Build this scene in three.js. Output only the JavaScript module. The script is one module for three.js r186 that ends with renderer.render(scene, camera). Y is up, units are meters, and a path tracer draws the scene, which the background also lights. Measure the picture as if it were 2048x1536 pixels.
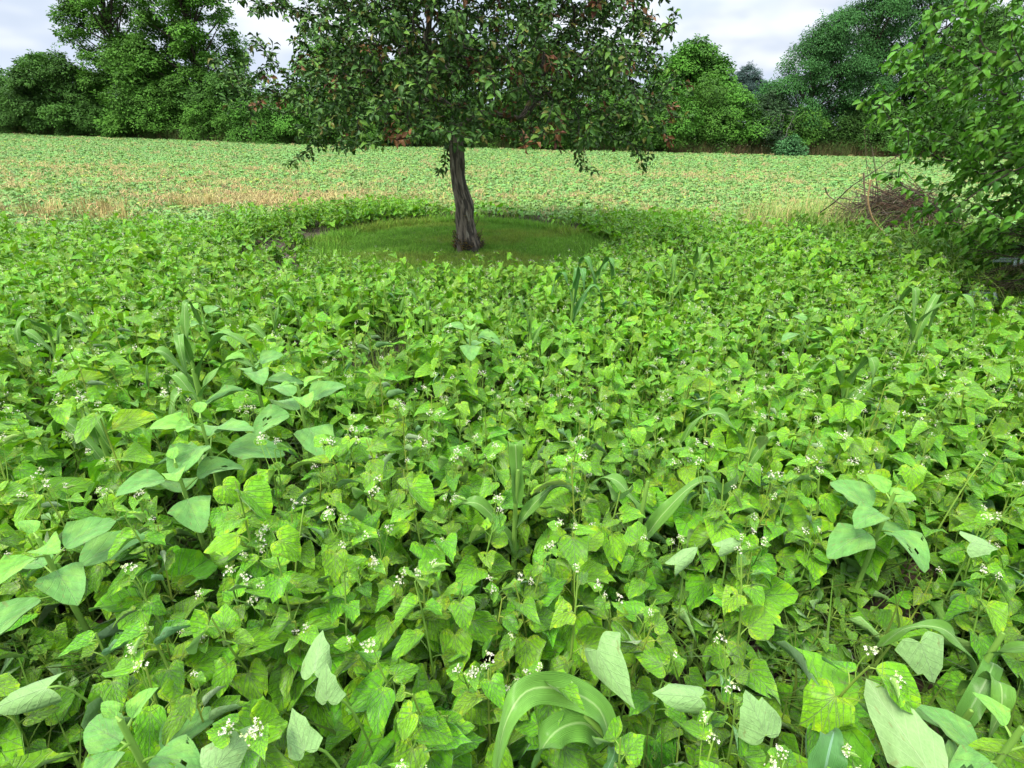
import * as THREE from 'three';

// ------------------------------------------------------------------ camera, sky, sun, exposure
const EYE = 1.45, PITCH = 26.5, ROLL = 1.2, FOCAL = 1050;          // FOCAL in pixels of the 2048 x 1536 photograph
const scene = new THREE.Scene();
const camera = new THREE.PerspectiveCamera(2 * Math.atan(768 / FOCAL) * 180 / Math.PI, 4 / 3, 0.05, 3000);
camera.position.set(0, EYE, 0);
camera.rotation.order = 'YXZ';
camera.rotation.set(-PITCH * Math.PI / 180, 0, ROLL * Math.PI / 180);
camera.updateMatrixWorld(true);
const renderer = new THREE.WebGLRenderer({ antialias: true });
renderer.toneMapping = THREE.LinearToneMapping;
renderer.toneMappingExposure = 3.05;
renderer.shadowMap.enabled = true;

const R = (seed) => { let a = seed >>> 0; return () => { a = (a + 0x6D2B79F5) | 0; let t = Math.imul(a ^ (a >>> 15), 1 | a); t = (t + Math.imul(t ^ (t >>> 7), 61 | t)) ^ t; return ((t ^ (t >>> 14)) >>> 0) / 4294967296; }; };
const hash = (x, y, z = 0) => { let h = Math.imul(x | 0, 374761393) + Math.imul(y | 0, 668265263) + Math.imul(z | 0, 2147483647 ^ 0x5bd1e995); h = Math.imul(h ^ (h >>> 13), 1274126177); return ((h ^ (h >>> 16)) >>> 0) / 4294967296; };
const sm = (t) => t * t * (3 - 2 * t), lerp = (a, b, t) => a + (b - a) * t, clamp = (x, a = 0, b = 1) => Math.min(b, Math.max(a, x));
const step = (a, b, x) => sm(clamp((x - a) / (b - a)));
function noise(x, y, z = 0) {
  const i = Math.floor(x), j = Math.floor(y), k = Math.floor(z), u = sm(x - i), v = sm(y - j), w = sm(z - k);
  const q = (kk) => lerp(lerp(hash(i, j, kk), hash(i + 1, j, kk), u), lerp(hash(i, j + 1, kk), hash(i + 1, j + 1, kk), u), v);
  return w === 0 ? q(k) : lerp(q(k), q(k + 1), w);
}
const fbm = (x, y, z = 0, n = 4) => { let s = 0, a = 0.5, t = 0; for (let o = 0; o < n; o++) { s += a * noise(x, y, z); t += a; a *= 0.5; x = x * 2.03 + 7.1; y = y * 2.03 + 3.7; z = z * 2.03 + 1.3; } return s / t; };

function makeSky() {                                                // an overcast sky: grey-blue deck with paler breaks, brighter towards the zenith
  const W = 1536, H = 768, d = new Float32Array(W * H * 4);
  for (let j = 0; j < H; j++) for (let i = 0; i < W; i++) {
    const el = ((j + 0.5) / H - 0.5) * Math.PI, ph = ((i + 0.5) / W - 0.5) * 2 * Math.PI, o = (j * W + i) * 4;
    let r, g, b;
    if (el < 0) { r = 0.09; g = 0.12; b = 0.06; } else {
      const s = Math.sin(el), x = Math.cos(el) * Math.cos(ph), z = Math.cos(el) * Math.sin(ph), k = 1 / (s + 0.16);
      const n = fbm(x * k * 1.1 + 20.3, z * k * 1.1 + 11.2, s * 1.5, 5), m = fbm(x * k * 3 + 5, z * k * 3 + 9, s * 4, 5);
      const c = step(0.44, 0.64, n * 0.66 + m * 0.34), dk = step(0.5, 0.72, fbm(x * k * 1.7 + 50, z * k * 1.7 + 31, 2.5 + s, 4));
      const up = 0.395 * (1 + 5.5 * Math.pow(s, 1.3)), wh = step(0.2, 0.75, s) * 0.75; r = lerp(r, g * 1.03, wh); b = lerp(b, g * 0.99, wh);
      r = lerp(0.385, 0.64, c); g = lerp(0.445, 0.665, c); b = lerp(0.535, 0.705, c);
      const f = (1 - 0.16 * dk) * up; r *= f; g *= f; b *= f;
      const hz = Math.exp(-s * 14); r = lerp(r, 0.45, hz * 0.6); g = lerp(g, 0.50, hz * 0.6); b = lerp(b, 0.60, hz * 0.6);
    }
    d[o] = r; d[o + 1] = g; d[o + 2] = b; d[o + 3] = 1;
  }
  const t = new THREE.DataTexture(d, W, H, THREE.RGBAFormat, THREE.FloatType);
  t.mapping = THREE.EquirectangularReflectionMapping; t.magFilter = t.minFilter = THREE.LinearFilter; t.wrapS = THREE.RepeatWrapping; t.needsUpdate = true;
  return t;
}
scene.background = makeSky();
scene.environment = scene.background;
const sun = new THREE.DirectionalLight(new THREE.Color(1, 0.94, 0.80), 1.5);
sun.position.set(-11, 20, 1); sun.target.position.set(0, 0, -7);
sun.castShadow = true; sun.shadow.radius = 22; sun.shadow.mapSize.set(2048, 2048);
Object.assign(sun.shadow.camera, { left: -45, right: 45, top: 45, bottom: -45, near: 0.5, far: 120 });
scene.add(sun, sun.target);

// ------------------------------------------------------------------ helpers
const V = (x, y, z) => new THREE.Vector3(x, y, z), C = (r, g, b) => [r, g, b];
const taken = {};
function numbered(name) { const k = taken[name] = (taken[name] ?? -1) + 1; return k ? `${name}_${String(k).padStart(3, '0')}` : name; }
function tag(o, label, category, group, kind) { Object.assign(o.userData, { label, category }); if (group) o.userData.group = group; if (kind) o.userData.kind = kind; return o; }
function thing(name, label, category, pos = [0, 0, 0], group) { const o = new THREE.Group(); o.name = numbered(name); o.position.set(...pos); scene.add(o); return tag(o, label, category, group); }
function mesh(name, geo, mat, parent) { const m = new THREE.Mesh(geo, mat); m.name = name; m.castShadow = m.receiveShadow = true; parent.add(m); return m; }
function structure(name, geo, mat) { const m = mesh(numbered(name), geo, mat, scene); m.userData.kind = 'structure'; return m; }
function stuffGroup(name, label, category) { const g = thing(name, label, category); g.userData.kind = 'stuff'; return g; }
function inst(name, geo, mat, list, parent) {                        // list of [Matrix4, colour or null]
  const m = new THREE.InstancedMesh(geo, mat, list.length); m.name = name; m.castShadow = m.receiveShadow = true; m.userData.kind = 'stuff';
  const c = new THREE.Color();
  list.forEach(([x, k], i) => { m.setMatrixAt(i, x); if (k) m.setColorAt(i, c.setRGB(...k)); });
  parent.add(m); return m;
}
function merged(name, geo, mat, list, parent) {                      // the same list joined into one mesh
  if (!list.length) return; const b = new Build(); for (const [m, c] of list) b.add(geo, m, c);
  const q = mesh(name, b.done(), mat, parent); q.userData.kind = 'stuff'; return q;
}
// a pixel of the photograph turned into a point of the place at a given height / depth: used once, to measure where things stand
const measure = (px, py) => V((px - 1024) / FOCAL, (768 - py) / FOCAL, -1).applyQuaternion(camera.quaternion);
const ground = (px, py, h = 0) => { const d = measure(px, py); return d.multiplyScalar((h - EYE) / d.y).add(camera.position); };
const depth = (px, py, z) => { const d = measure(px, py); return d.multiplyScalar(z / -d.z).add(camera.position); };

class Build {
  constructor() { this.p = []; this.u = []; this.c = []; this.i = []; }
  get n() { return this.p.length / 3; }
  vert(x, y, z, u = 0.5, v = 0.5, c = [1, 1, 1]) { this.p.push(x, y, z); this.u.push(u, v); this.c.push(c[0], c[1], c[2]); return this.n - 1; }
  tri(a, b, c) { this.i.push(a, b, c); }
  tube(pts, rad, seg = 6, col = [1, 1, 1], cap = true) {             // pts: Vector3[], rad: number or (t) => number
    const r = typeof rad === 'function' ? rad : () => rad, N = pts.length, start = this.n; let nx = null, len = 0;
    for (let k = 0; k < N; k++) {
      const t = pts[Math.min(k + 1, N - 1)].clone().sub(pts[Math.max(k - 1, 0)]).normalize();
      if (!nx) nx = V(0.31, 0.2, 0.93).cross(t).normalize(); else nx.sub(t.clone().multiplyScalar(nx.dot(t))).normalize();
      const ny = t.clone().cross(nx), q = pts[k], rr = r(k / (N - 1), k); if (k) len += q.distanceTo(pts[k - 1]);
      for (let s = 0; s <= seg; s++) { const a = s / seg * 2 * Math.PI, x = Math.cos(a) * rr, y = Math.sin(a) * rr; this.vert(q.x + nx.x * x + ny.x * y, q.y + nx.y * x + ny.y * y, q.z + nx.z * x + ny.z * y, s / seg, len, col); }
    }
    for (let k = 0; k < N - 1; k++) for (let s = 0; s < seg; s++) { const a = start + k * (seg + 1) + s, b = a + seg + 1; this.i.push(a, a + 1, b, a + 1, b + 1, b); }
    if (cap) { const e = pts[N - 1], k = this.vert(e.x, e.y, e.z, 0.5, len, col), a = start + (N - 1) * (seg + 1); for (let s = 0; s < seg; s++) this.i.push(a + s, a + s + 1, k); }
    return this;
  }
  add(geo, m, tint) {                                               // a transformed copy of another geometry
    const p = geo.attributes.position, u = geo.attributes.uv, c = geo.attributes.color, ix = geo.index.array, s = this.n, v = V(0, 0, 0);
    for (let k = 0; k < p.count; k++) { v.fromBufferAttribute(p, k).applyMatrix4(m); const q = c ? [c.getX(k), c.getY(k), c.getZ(k)] : [1, 1, 1]; if (tint) { q[0] *= tint[0]; q[1] *= tint[1]; q[2] *= tint[2]; } this.vert(v.x, v.y, v.z, u.getX(k), u.getY(k), q); }
    for (let k = 0; k < ix.length; k++) this.i.push(ix[k] + s);
    return this;
  }
  done() {
    const g = new THREE.BufferGeometry();
    g.setAttribute('position', new THREE.Float32BufferAttribute(this.p, 3)); g.setAttribute('uv', new THREE.Float32BufferAttribute(this.u, 2)); g.setAttribute('color', new THREE.Float32BufferAttribute(this.c, 3));
    g.setIndex(this.i); g.computeVertexNormals(); return g;
  }
}
// a leaf blade along +y, its upper face to +z; outline between y0(|s|) and y1(s); bent along (bend), across (curl left / right), waved and folded
function leafGeo(o) {
  const b = new Build(), { W, cols = 8, rows = 5, y0, y1, bend = 0.4, curl = [0.3, 0.3], fold = 0.1, wave = 0.02, rnd, thick = 0.0012, both = true, jag = 0.02, twist = 0, holes = 0 } = o;
  const P = [], ph = rnd() * 9, ph2 = rnd() * 9, jg = []; for (let i = 0; i <= cols; i++) jg.push((rnd() - 0.5) * 2 * jag);
  let ymin = 9, ymax = -9;
  for (let i = 0; i <= cols; i++) for (let j = 0; j <= rows; j++) {
    const s = -1 + 2 * i / cols, v = j / rows, a = Math.abs(s), base = y0(a, s), tip = y1(a, s) + jg[i] * step(0, 0.25, a);
    const y = lerp(base, Math.max(tip, base), v), x = s * W * (1 + jg[i] * 0.8), k = s < 0 ? curl[0] : curl[1], ang = a * k;
    let X = x, Hh = 0; if (Math.abs(k) > 1e-3) { const q = Math.max(Math.abs(ang), 1e-4), r = Math.abs(x) / q; X = Math.sign(s) * r * Math.sin(q); Hh = r * (1 - Math.cos(q)) * Math.sign(k); }
    Hh += fold * Math.abs(X) + wave * 1.25 * a * a * Math.sin(y * 13 + ph + s * 3) + wave * 0.8 * a * Math.sin(y * 7 + ph2) + wave * 0.6 * Math.sin(y * 17 + s * 7 + ph2) * (0.3 + a * 0.7);
    const by = y * bend, r = 1 / (Math.abs(bend) > 1e-3 ? bend : 1e-3), Y = r * Math.sin(by), Z = -r * (1 - Math.cos(by));
    const q = V(X, Y + Hh * Math.sin(by), Z + Hh * Math.cos(by)); if (twist) q.applyAxisAngle(V(0, 1, 0), twist * y);
    P.push([q, x, y]); ymin = Math.min(ymin, y); ymax = Math.max(ymax, y);
  }
  const uv = ([, x, y], low) => [0.5 + 0.47 * x / W, (low ? 0.01 : 0.51) + 0.48 * clamp((y - ymin) / (ymax - ymin))];
  const nr = P.map((_, k) => { const i = Math.floor(k / (rows + 1)), j = k % (rows + 1), at = (ii, jj) => P[clamp(ii, 0, cols) * (rows + 1) + clamp(jj, 0, rows)][0]; const n = at(i + 1, j).clone().sub(at(i - 1, j)).cross(at(i, j + 1).clone().sub(at(i, j - 1))); return n.lengthSq() > 1e-14 ? n.normalize() : V(0, 0, 1); });
  for (const low of both ? [0, 1] : [0]) {
    const s = b.n;
    P.forEach((e, k) => { const q = e[0].clone().addScaledVector(nr[k], low ? -thick : 0), t = uv(e, low); b.vert(q.x, q.y, q.z, t[0], t[1]); });
    for (let i = 0; i < cols; i++) for (let j = 0; j < rows; j++) {
      if (holes && hash(i * 7 + holes, j * 13, holes) > 0.965) continue;
      const a = s + i * (rows + 1) + j, c = a + rows + 1; low ? b.i.push(a, a + 1, c, a + 1, c + 1, c) : b.i.push(a, c, a + 1, a + 1, c, c + 1);
    }
  }
  return b.done();
}
const SHAPES = {
  heart: { W: 0.5, y0: (a) => -0.17 * Math.sin(Math.PI * Math.pow(a, 0.85)) + 0.03 * a, y1: (a) => 0.03 + 0.97 * (1 - 0.42 * Math.pow(a, 0.62) - 0.58 * Math.pow(a, 2.1)) },
  arrow: { W: 0.46, y0: (a) => -0.2 * Math.sin(Math.PI * Math.pow(a, 1.1) * 0.86) + 0.06 * a, y1: (a) => 0.92 * (1 - 0.62 * Math.pow(a, 0.7) - 0.38 * Math.pow(a, 3)) - 0.2 * Math.sin(Math.PI * 0.86) * a + 0.06 * a + 0.08 * (1 - a) },
  lobed: { W: 0.55, y0: (a) => -0.2 * Math.sin(Math.PI * Math.pow(a, 0.9)) + 0.08 * a, y1: (a) => 0.08 + 0.92 * (1 - 0.45 * Math.pow(a, 0.7) - 0.55 * Math.pow(a, 2.6)) + 0.09 * Math.sin(a * 14) * a * (1 - a) * 2 },
  ovate: { W: 0.38, y0: (a) => 0.3 * a * a, y1: (a) => 1 - 0.7 * (0.3 * a + 0.7 * Math.pow(a, 2.2)) },
  ellip: { W: 0.25, y0: (a) => 0.42 * Math.pow(a, 1.7), y1: (a) => 1 - 0.58 * Math.pow(a, 1.5) },
  mulb: { W: 0.33, y0: (a) => 0.27 * a * a - 0.03 * Math.sin(Math.PI * a), y1: (a) => 1 - 0.73 * (0.45 * Math.pow(a, 0.8) + 0.55 * Math.pow(a, 2.4)) },
  round: { W: 0.36, y0: (a) => 0.36 * a * a, y1: (a) => 1 - 0.64 * Math.pow(a, 1.7) },
};
const basis = (pos, dir, up, s = 1, roll = 0) => {                    // leaf frame: y along dir, z towards up
  const y = dir.clone().normalize(), x = y.clone().cross(up).normalize(), z = x.clone().cross(y); const m = new THREE.Matrix4().makeBasis(x, y, z);
  if (roll) m.multiply(new THREE.Matrix4().makeRotationY(roll));
  return m.scale(V(s, s, s)).setPosition(pos);
};
const place = (x, y, z, turn, s = 1, tx = 0, tz = 0) => new THREE.Matrix4().compose(V(x, y, z), new THREE.Quaternion().setFromEuler(new THREE.Euler(tx, turn, tz, 'YXZ')), V(s, s, s));
const bez = (a, b, c, n = 6) => Array.from({ length: n + 1 }, (_, k) => { const t = k / n, u = 1 - t; return V(0, 0, 0).addScaledVector(a, u * u).addScaledVector(b, 2 * u * t).addScaledVector(c, t * t); });
const smooth = (pts, n) => new THREE.CatmullRomCurve3(pts).getPoints(n);

// ------------------------------------------------------------------ textures
const enc = (x) => Math.round(255 * clamp(x <= 0.0031308 ? x * 12.92 : 1.055 * Math.pow(x, 1 / 2.4) - 0.055));
function dataTex(W, H, f, srgb) {
  const d = new Uint8Array(W * H * 4);
  for (let j = 0; j < H; j++) for (let i = 0; i < W; i++) { const c = f((i + 0.5) / W, (j + 0.5) / H), o = (j * W + i) * 4; for (let k = 0; k < 3; k++) d[o + k] = srgb ? enc(c[k]) : Math.round(255 * clamp(c[k])); d[o + 3] = 255; }
  const t = new THREE.DataTexture(d, W, H); t.magFilter = t.minFilter = THREE.LinearFilter; t.wrapS = t.wrapT = THREE.RepeatWrapping; if (srgb) t.colorSpace = THREE.SRGBColorSpace; t.needsUpdate = true; return t;
}
// veins of a leaf: 0 between, 1 on a vein; palm = rays from the base as well
function veins(X, Y, n, slope, palm, seed) {
  const ax = Math.abs(X), mid = 1 - step(0.006, 0.022, ax * (1.3 - Y * 0.3));
  const q = (Y - slope * Math.pow(ax, 0.85)) * n + noise(X * 3, Y * 3, seed) * 0.25 + (X > 0 ? 0.35 : 0), lat = Math.abs(q - Math.round(q)) / n;
  let v = Math.max(mid, (1 - step(0.0, 0.014, lat)) * 0.75 * step(0.0, 0.1, Y) * (1 - 0.5 * ax));
  if (palm) { const yy = Y - 0.14, an = Math.atan2(X * 0.9, yy), rr = Math.hypot(X, yy); for (const t of [0.55, 1.05, 1.7]) v = Math.max(v, (1 - step(0.0, 0.016, Math.abs(Math.abs(an) - t - rr * 0.1) * rr)) * 0.8 * (1 - rr * 0.6)); }
  const t2 = Math.abs(fbm(X * 9, Y * 12, seed + 3, 3) - 0.5); v = Math.max(v, (1 - step(0, 0.035, t2)) * 0.3);
  return v;
}
function leafMaps(o) {
  const { up, low, vein, lowVein, n = 7, slope = 0.45, palm = false, seed = 1, patch = [1, 1, 1], patchAmt = 0, W = 384, H = 768 } = o;
  const at = (u, v) => { const under = v < 0.5, Y = (under ? v : v - 0.5) * 2, X = (u - 0.5) * 2; return { under, X, Y, k: veins(X, Y, n, slope, palm, seed) }; };
  const map = dataTex(W, H, (u, v) => {
    const { under, X, Y, k } = at(u, v), f = (under ? 0.86 : 0.7) + (under ? 0.28 : 0.58) * fbm(X * 5, Y * 6, seed + 9, 5), g = 0.9 + 0.2 * noise(X * 40, Y * 50, seed);
    const p = under ? 0 : patchAmt * step(0.52, 0.7, fbm(X * 2 + 3, Y * 2.5, seed + 20, 3));
    const base = under ? low : up, ve = under ? lowVein : vein;
    const sp = o.spots ? step(0.77, 0.84, noise(X * 11 + 40, Y * 14, seed + 31)) * step(0.5, 0.62, fbm(X * 2 + 9, Y * 2, seed + 40, 2)) : 0;
    return base.map((c, q) => lerp(lerp(c * f * g * lerp(1, patch[q], p), ve[q], k * (under ? 0.6 : 0.5)), [0.20, 0.17, 0.05][q], sp * 0.4));
  }, true);
  const bump = dataTex(W, H, (u, v) => { const { under, X, Y, k } = at(u, v); const h = 0.55 - (under ? -0.12 : 0.4) * k + (under ? 0.18 : 0.5) * (fbm(X * 9, Y * 11, seed + 5, 3) - 0.5); return [h, h, h]; }, false);
  return { map, bump };
}
function leafMat(name, maps, o = {}) {
  return Object.assign(new THREE.MeshPhysicalMaterial({ map: maps.map, bumpMap: maps.bump, bumpScale: o.bump ?? 0.0025, roughness: 1, transmission: o.through ?? 0.32, thickness: 0, clearcoat: o.coat ?? 0.3, clearcoatRoughness: o.coatRough ?? 0.42, specularIntensity: 0.35, vertexColors: true, side: THREE.DoubleSide }), { name });
}
const matte = (name, r, g, b, o = {}) => Object.assign(new THREE.MeshPhysicalMaterial({ color: new THREE.Color().setRGB(r, g, b), roughness: 0.85, specularIntensity: 0.4, vertexColors: true, side: THREE.DoubleSide, ...o }), { name });

const M = {
  buck: leafMat('buckwheat leaf', leafMaps({ up: [0.138, 0.378, 0.005], low: [0.25, 0.43, 0.14], vein: [0.21, 0.42, 0.06], lowVein: [0.30, 0.46, 0.18], palm: true, n: 6, slope: 0.5, seed: 3, patch: [2.3, 1.4, 0.9], patchAmt: 0.5, spots: 1 }), { bump: 0.011, coat: 0.28, coatRough: 0.36 }),
  sunf: leafMat('sunflower leaf', leafMaps({ up: [0.135, 0.33, 0.068], low: [0.26, 0.42, 0.15], vein: [0.25, 0.42, 0.15], lowVein: [0.40, 0.55, 0.25], n: 5, slope: 0.55, seed: 8, spots: 1, patch: [1.7, 1.25, 0.9], patchAmt: 0.35 }), { coat: 0.22, coatRough: 0.45, bump: 0.0035 }),
  apple: leafMat('apple leaf', leafMaps({ up: [0.048, 0.130, 0.012], low: [0.05, 0.115, 0.032], vein: [0.07, 0.14, 0.05], lowVein: [0.12, 0.17, 0.08], n: 8, slope: 0.5, seed: 14, W: 128, H: 256 }), { coat: 0.3, coatRough: 0.35, through: 0.25, bump: 0.001 }),
  mulb: leafMat('mulberry leaf', leafMaps({ up: [0.060, 0.20, 0.010], low: [0.12, 0.27, 0.035], vein: [0.14, 0.30, 0.05], lowVein: [0.2, 0.32, 0.1], n: 7, slope: 0.5, seed: 21, W: 192, H: 384 }), { coat: 0.3, coatRough: 0.35, through: 0.4, bump: 0.002 }),
  soy: matte('soybean leaf', 0.165, 0.325, 0.075, { transmission: 0.25, roughness: 1, clearcoat: 0.3, clearcoatRoughness: 0.45 }),
  stem: matte('green stem', 0.16, 0.30, 0.045, { clearcoat: 0.25, clearcoatRoughness: 0.4 }),
  petal: matte('white petal', 0.68, 0.66, 0.58, { roughness: 1, transmission: 0.2 }),
  grass: matte('grass blade', 0.155, 0.30, 0.028, { transmission: 0.25, roughness: 1 }),
  straw: matte('dry straw', 0.52, 0.45, 0.21, { roughness: 0.95 }),
  twig: matte('dead twig', 0.10, 0.07, 0.05, { roughness: 0.9 }),
  far: matte('tree leaf', 1, 1, 1, { transmission: 0.22, roughness: 1, clearcoat: 0.04, clearcoatRoughness: 0.5 }),
};
M.corn = (() => {
  const f = (u) => { const X = (u - 0.5) * 2, mid = 1 - step(0.04, 0.11, Math.abs(X)), st = 0.5 + 0.5 * Math.sin(u * 150 + Math.sin(u * 31) * 1.3); return [mid, st]; };
  const map = dataTex(128, 512, (u, v) => { const [mid, st] = f(u), n = 0.82 + 0.36 * fbm(u * 9, v * 9, 4), q = st * 0.28 * (0.6 + 0.8 * noise(u * 6, v * 3, 9)); return [0.115, 0.285, 0.035].map((c, k) => lerp(c * n * (0.86 + q), [0.3, 0.46, 0.16][k], mid * 0.7)); }, true);
  const bump = dataTex(128, 64, (u) => { const [mid, st] = f(u); const h = 0.4 + 0.3 * st - 0.3 * mid; return [h, h, h]; }, false);
  return leafMat('maize leaf', { map, bump }, { coat: 0.35, coatRough: 0.35, bump: 0.0022, through: 0.3 });
})();
M.bark = (() => {
  const h = (u, v) => { const a = Math.cos(u * 6.2832) * 1.6, c = Math.sin(u * 6.2832) * 1.6; return [fbm(a * 3, c * 3, v * 15, 5), fbm(a * 6 + 4, c * 6, v * 22, 4)]; };
  const map = dataTex(384, 768, (u, v) => { const [a, b] = h(u, v * 1.0), k = step(0.40, 0.58, a), l = step(0.60, 0.70, b) * k; return [lerp(lerp(0.04, 0.14, k), 0.30, l * 0.6), lerp(lerp(0.033, 0.115, k), 0.28, l * 0.6), lerp(lerp(0.025, 0.085, k), 0.22, l * 0.6)]; }, true);
  const bump = dataTex(384, 768, (u, v) => { const [a, b] = h(u, v); const q = step(0.36, 0.6, a) * 0.75 + b * 0.25; return [q, q, q]; }, false);
  return Object.assign(new THREE.MeshStandardMaterial({ map, bumpMap: bump, bumpScale: 0.009, roughness: 0.95, vertexColors: true }), { name: 'flaking bark' });
})();
M.farBark = Object.assign(new THREE.MeshStandardMaterial({ map: M.bark.map, roughness: 0.95, color: new THREE.Color().setRGB(0.6, 0.56, 0.5), vertexColors: true }), { name: 'grey bark' });
M.soil = (() => {
  const h = (u, v) => { const a = u * 6.2832, b = v * 6.2832, x = Math.cos(a), y = Math.sin(a), z = Math.cos(b), w = Math.sin(b); return [fbm(x * 2 + z * 2.3 + 9, y * 2 + w * 2.1 + 4, z * 1.7 + x, 6), fbm(x * 9 + z * 8, y * 9 + w * 8, w * 7, 4)]; };
  const map = dataTex(512, 512, (u, v) => { const [a, b] = h(u, v), k = 0.55 + 0.9 * a * b * 1.7; return [0.052 * k, 0.034 * k, 0.021 * k]; }, true);
  const bump = dataTex(512, 512, (u, v) => { const [a, b] = h(u, v); return [a * 0.5 + b * 0.5, 0, 0]; }, false);
  return Object.assign(new THREE.MeshStandardMaterial({ map, bumpMap: bump, bumpScale: 0.03, roughness: 1 }), { name: 'dark soil' });
})();
M.turf = (() => {
  const map = dataTex(512, 512, (u, v) => { const a = fbm(u * 11, v * 11, 3, 5), b = noise(u * 120, v * 120), k = 0.6 + 0.6 * b, d = step(0.46, 0.64, a); return [lerp(0.075, 0.12, d) * k, lerp(0.14, 0.12, d) * k, lerp(0.025, 0.04, d) * k]; }, true);
  return Object.assign(new THREE.MeshStandardMaterial({ map, roughness: 1 }), { name: 'mown turf' });
})();

// ------------------------------------------------------------------ the ground
function sheet(w, d, cx, cz, y, unit) { const g = new THREE.PlaneGeometry(w, d); g.rotateX(-Math.PI / 2); g.translate(cx, y, cz); const u = g.attributes.uv; for (let k = 0; k < u.count; k++) u.setXY(k, u.getX(k) * w / unit, u.getY(k) * d / unit); return g; }
structure('ground', sheet(3000, 3000, 0, 0, 0, 1.6), M.soil);
structure('meadow', sheet(3000, 1400, 0, -734, 0.004, 3), M.turf);
const LAWN = { x: -0.66, z: -6.85, rx: 1.88, rz: 2.0 };
{ const g = new THREE.CircleGeometry(1, 56); g.rotateX(-Math.PI / 2); const p = g.attributes.position, u = g.attributes.uv;
  for (let k = 0; k < p.count; k++) { const x = p.getX(k), z = p.getZ(k), w = k ? 1 + 0.05 * (noise(x * 3 + 5, z * 3) - 0.5) : 1; p.setXYZ(k, LAWN.x + x * w * LAWN.rx, 0.006, LAWN.z + z * w * LAWN.rz); u.setXY(k, x * 0.9, z * 0.9); }
  structure('lawn', g, M.turf); }
const inLawn = (x, z) => Math.hypot((x - LAWN.x) / LAWN.rx, (z - LAWN.z) / LAWN.rz);

// where the cover crop stands: up to a ragged far edge, round the lawn, and up to a straight edge on the right
const FAR = [[-1.6, 5.9], [-0.95, 6.1], [-0.72, 6.7], [-0.53, 7.5], [-0.39, 8.3], [-0.25, 9.2], [-0.14, 9.2], [-0.08, 8.6], [0.05, 8.3], [0.15, 8.0], [0.25, 7.7], [0.41, 7.2], [0.57, 7.0], [0.8, 6.9], [1.6, 6.6]];
function farEdge(x, z) { const t = x / -z; if (t <= FAR[0][0]) return FAR[0][1]; for (let k = 1; k < FAR.length; k++) if (t < FAR[k][0]) return lerp(FAR[k - 1][1], FAR[k][1], (t - FAR[k - 1][0]) / (FAR[k][0] - FAR[k - 1][0])); return FAR.at(-1)[1]; }
function crop(x, z) {                                                // 0 outside, else the relative height of the stand
  const e = farEdge(x, z) + (noise(x * 1.7, z * 1.7) - 0.5) * 0.5; if (-z > e) return 0;
  const right = 3.85 + (noise(z * 1.3, 4) - 0.5) * 0.4; if (x > right) return 0;
  const l = inLawn(x, z); if (l < 1.03) return 0;
  if (z < -5.2 && x < -1.9 && x > -3.2 && l < 1.4 && z > -7.6 && noise(x * 3, z * 3, 2) < 0.72) return 0;   // bare soil left of the lawn
  let h = 0.86 + 0.3 * (fbm(x * 0.9 + 3, z * 0.9, 1, 3) - 0.5) * 2 + 0.28 * (noise(x * 2.6 + 7, z * 2.6 + 2) - 0.5);
  if (z < -8.3) h *= 0.8; if (z < -5.4) h *= lerp(1, 0.78, step(5.4, 7, -z)); if (l < 1.7) h *= lerp(z > LAWN.z + 0.8 ? 0.42 : 0.62, 1, (l - 1.03) / 0.67);
  return h;
}

// ------------------------------------------------------------------ buckwheat
const ROLLED = [3, 10, 17];
function buckLeaf(k, cols, rows, both) {
  const kind = k < 9 ? 'heart' : k < 15 ? 'arrow' : k < 19 ? 'lobed' : k < 20 ? 'ovate' : k < 21 ? 'mulb' : 'heart', rolled = ROLLED.includes(k), rl = R(1100 + k * 13), sd = (a) => a * (0.7 + 0.6 * rl());
  return leafGeo({ ...SHAPES[kind], cols, rows, both: both || rolled, bend: rolled ? 0.5 : sd(0.75), curl: rolled ? [sd(2.6), rl() < 0.5 ? sd(2.8) : sd(0.9)] : [sd(rl() < 0.3 ? -0.7 : 0.75), sd(rl() < 0.3 ? -0.7 : 0.75)], fold: rolled ? 0.1 : 0.05 + 0.4 * rl(), wave: 0.03 + 0.035 * rl(), twist: (rl() - 0.5) * 0.9, jag: kind === 'lobed' ? 0.08 : 0.055, rnd: rl, thick: 0.014, holes: cols > 9 && k % 5 === 2 ? k + 1 : 0 });
}
const BUCK = [], BUCK_MID = [], BUCK_FAR = [];                      // leaf shapes, every one bent in its own way, at three finenesses
for (let k = 0; k < 22; k++) { BUCK.push(buckLeaf(k, 10, 5, true)); BUCK_MID.push(buckLeaf(k, 6, 4, false)); BUCK_FAR.push(buckLeaf(k, 4, 2, false)); }
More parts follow.
